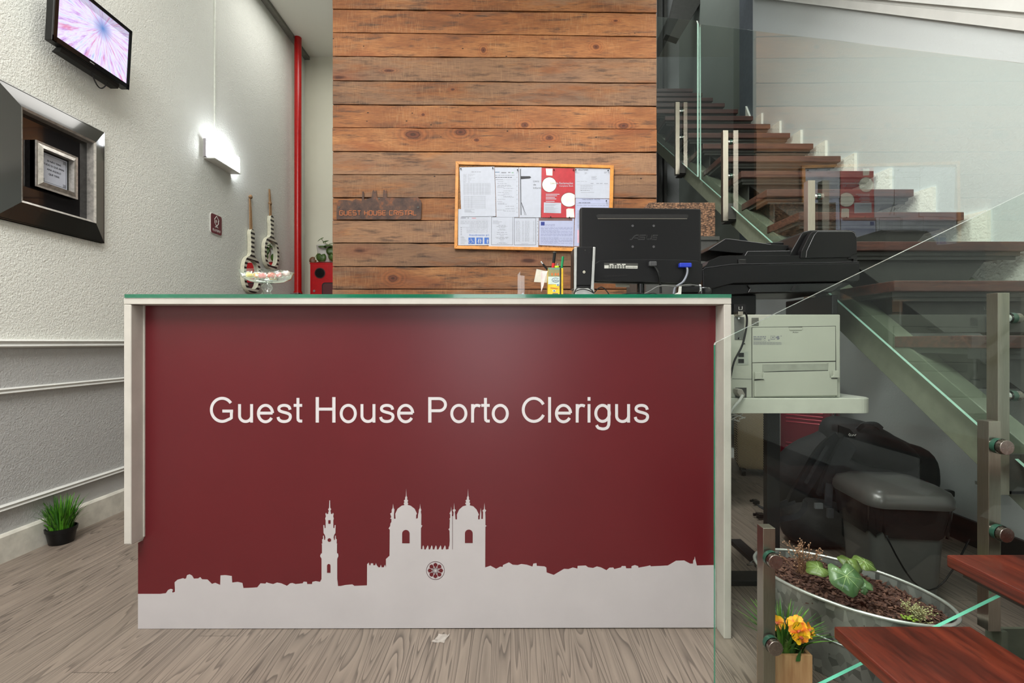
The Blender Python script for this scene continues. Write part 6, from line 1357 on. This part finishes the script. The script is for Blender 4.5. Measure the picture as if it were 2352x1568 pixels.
tag(obj('stonecrop_sprigs', b, [plain('sedum_stem', (150, 140, 96), .8), plain('sedum_pale', (176, 176, 128), .7, var=.2)], origin=(p[0], p[1], tz-.018)), 'small pale stonecrop sprigs near the front rim of the zinc tub', 'plant')
b = B(); p = v7(2088, 1422, 1.20)
for i in range(16): b.blob((p[0]+rd.uniform(-.016, .016), p[1]+rd.uniform(-.012, .012), tz-.006+rd.uniform(0, .006)), (.0034, .0034, .0026), 8, 5)
tag(obj('moss_tuft', b, plain('lime_moss', (132, 158, 52), .6, var=.2), smooth=80), 'tiny lime green succulent tuft on the bark by the tread', 'plant')

# wooden box pot with grass and yellow flowers, in front of the tub
YX_ = 1.20; bx0, bx1 = W(1781, 0, YX_)[0], W(1866, 0, YX_)[0]; bxm = (bx0+bx1)/2
bzt = W(0, 1505, YX_)[1]
fp = thing('flower_pot', 'square light wooden pot with artificial grass and yellow-orange flowers beside the first stair', 'plant', (bxm, YX_+.045, 0))
t_ = NT('light_wood_box'); v_ = t_.geo(); M_BOXW = t_.done(t_.pbsdf(t_.ramp(t_.noise(t_.mapping(v_, (30, 30, 3)), 3, 4), [(.3, lin((170, 122, 82))), (.7, lin((204, 160, 116)))]), .55))
b = B(); w_ = (bx1-bx0)/2
for x0, x1, y0, y1 in ((bxm-w_, bxm+w_, YX_, YX_+.008), (bxm-w_, bxm+w_, YX_+.082, YX_+.09), (bxm-w_, bxm-w_+.008, YX_+.008, YX_+.082), (bxm+w_-.008, bxm+w_, YX_+.008, YX_+.082)): b.box(x0, x1, y0, y1, 0, bzt)
obj('wooden_box', b, M_BOXW, fp)
b = B().box(bxm-w_+.008, bxm+w_-.008, YX_+.008, YX_+.082, .004, bzt-.012); obj('soil', b, plain('dark_soil', (34, 28, 22), .9), fp)
b = B(); rg_ = random.Random(8); grass(b, (bxm, YX_+.045, bzt-.012), 150, .115, .10, .032, rg_, .0042); grass(b, (bxm, YX_+.03, bzt-.012), 16, .05, .03, .034, rg_, .009)
for v in b.bm.verts: v.co.y = max(v.co.y, 1.149+.002*random.random())
obj('grass_blades', b, [plain('grass_mid', (88, 132, 46), .45, var=.2, scale=30, bump=0), plain('grass_deep', (44, 92, 34), .45, var=.2, scale=30, bump=0)], fp, recalc=False)
M_YEL = NT('petal_yellow'); v_ = M_YEL.geo(); M_YEL = M_YEL.done(M_YEL.pbsdf(M_YEL.ramp(M_YEL.noise(v_, 70, 2), [(.4, lin((250, 196, 30))), (.65, lin((244, 120, 40)))]), .5)); M_ORC = plain('flower_centre', (206, 92, 66), .6, var=.3, scale=200)
def flower(px, py, Y, r, nrm, first=[None]):
    c = Vector(v7(px, py, Y)); nn = Vector(nrm).normalized(); u = nn.orthogonal().normalized(); s = nn.cross(u)
    b = B()
    for k in range(6):
        a = k*PI/3; d = u*math.cos(a)+s*math.sin(a); t = nn.cross(d); P_ = []
        for q, w_ in ((.15, .18), (.5, .46), (.8, .46), (1.0, .2)): P_.append((c+d*r*q+nn*r*(.10+.25*q-.35*q*q*(k % 2)), w_*r))
        pv = None
        for p_, w_ in P_:
            cur = [b.bm.verts.new(p_-t*w_+nn*.001), b.bm.verts.new(p_-nn*.0015), b.bm.verts.new(p_+t*w_+nn*.001)]
            if pv: b.face([pv[0], pv[1], cur[1], cur[0]]); b.face([pv[1], pv[2], cur[2], cur[1]])
            pv = cur
    f = obj('flower', b, M_YEL, fp, recalc=False, smooth=80)
    b = B().blob(c+nn*r*.22, (r*.26, r*.26, r*.2), 14, 8, nz=.3, nf=300); obj('flower_centre', b, M_ORC, f, smooth=70)
    b = B(); stalk(b, c, (bxm, YX_+.045, bzt-.01), .01, .0018); obj('flower_stem', b, M_G1, fp)
flower(1834, 1450, 1.20, .024, (-.1, -1, .3)); flower(1829, 1436, 1.225, .024, (-.2, -.5, .9)); flower(1856, 1448, 1.225, .020, (.6, -.7, .4)); flower(1783, 1430, 1.235, .020, (-.4, -1, .3)); flower(1838, 1462, 1.19, .018, (.1, -1, .0))
# scrap of clear film on the floor
fy = H*F/(1468-CY); p = (W(1008, 0, fy)[0], fy); b = B(); rs_ = random.Random(1); g_ = [[b.bm.verts.new((p[0]-.018+.009*i+rs_.uniform(-.003, .003)+.004*j, p[1]-.02+.01*j+rs_.uniform(-.003, .003), .001+rs_.random()*.006)) for i in range(5)] for j in range(5)]
for i in range(4):
    for j in range(4): b.face([g_[j][i], g_[j][i+1], g_[j+1][i+1], g_[j+1][i]])
t_ = NT('crinkled_film'); tr_ = t_.n('BsdfTransparent').outputs[0]; pb_ = t_.pbsdf(lin((214, 208, 200)), .2, 0, None, .8)
tag(obj('plastic_scrap', b, t_.done(t_.n('MixShader', {0: .45, 1: tr_, 2: pb_}).outputs[0]), recalc=False), 'crumpled scrap of clear plastic on the floor before the counter', 'wrapper')
# ------------------------------------------------------------------ lights and camera
def area(name, loc, size, power, color=(1, 1, 1), rot=(0, 0, 0), sy=None, spread=PI):
    l = bpy.data.lights.new(name, 'AREA'); l.energy = power; l.color = color; l.shape = 'RECTANGLE'; l.size = size; l.size_y = sy or size; l.spread = spread
    o = bpy.data.objects.new(name, l); col.objects.link(o); o.location = loc; o.rotation_euler = rot; return o
area('ceiling_light_entrance', (-.9, -1.3, 3.7), 1.8, 150, (1, .98, .95))
area('ceiling_light_lobby', (-1.0, .1, 3.7), 1.6, 86, (1, .98, .95))
area('ceiling_light_desk', (-1.2, 1.7, 3.7), .8, 18, (1, .98, .95))
area('added_corner_fill', (-1.5, 3.9, 3.7), .7, 9, (1, .98, .93))  # added fill that brightens the dark back corner and the pipe
area('ceiling_light_stairs', (1.5, 1.6, 5.8), .9, 122, (.97, 1, 1))
area('ceiling_light_landing', (1.2, 5.0, 5.8), .8, 26, (.97, 1, .99))
area('added_understair_fill', (.1, 2.1, 3.3), .5, 20, (1, .98, .95), (0, -.5, 0), spread=2.2)  # added fill, tilted so the luggage under the stairs shows
area('street_door_light', (-.28, -3.1, 1.4), .9, 38, (.98, .97, 1), (PI/2, 0, 0), 2.4)
w = bpy.data.worlds.new('world'); sc.world = w; w.use_nodes = True; w.node_tree.nodes['Background'].inputs[0].default_value = (.6, .65, .7, 1); w.node_tree.nodes['Background'].inputs[1].default_value = .3
cam = bpy.data.cameras.new('camera'); co = bpy.data.objects.new('camera', cam); col.objects.link(co)
cam.sensor_width = 36; cam.lens = 36*F/2352; co.location = (0, 0, H); co.rotation_euler = (PI/2, 0, 0); cam.clip_start = .02; cam.clip_end = 60
cam.shift_y = (CY-784)/2352
sc.camera = co
sc.view_settings.view_transform = 'Standard'; sc.view_settings.look = 'None'; sc.view_settings.gamma = 1; sc.view_settings.use_curve_mapping = False
sc.view_settings.exposure = 0.0
sc.cycles.use_denoising = True; sc.cycles.max_bounces = 10; sc.cycles.diffuse_bounces = 4; sc.cycles.glossy_bounces = 5; sc.cycles.transmission_bounces = 8; sc.cycles.transparent_max_bounces = 24
sc.cycles.caustics_reflective = False; sc.cycles.caustics_refractive = False; sc.cycles.sample_clamp_indirect = 8
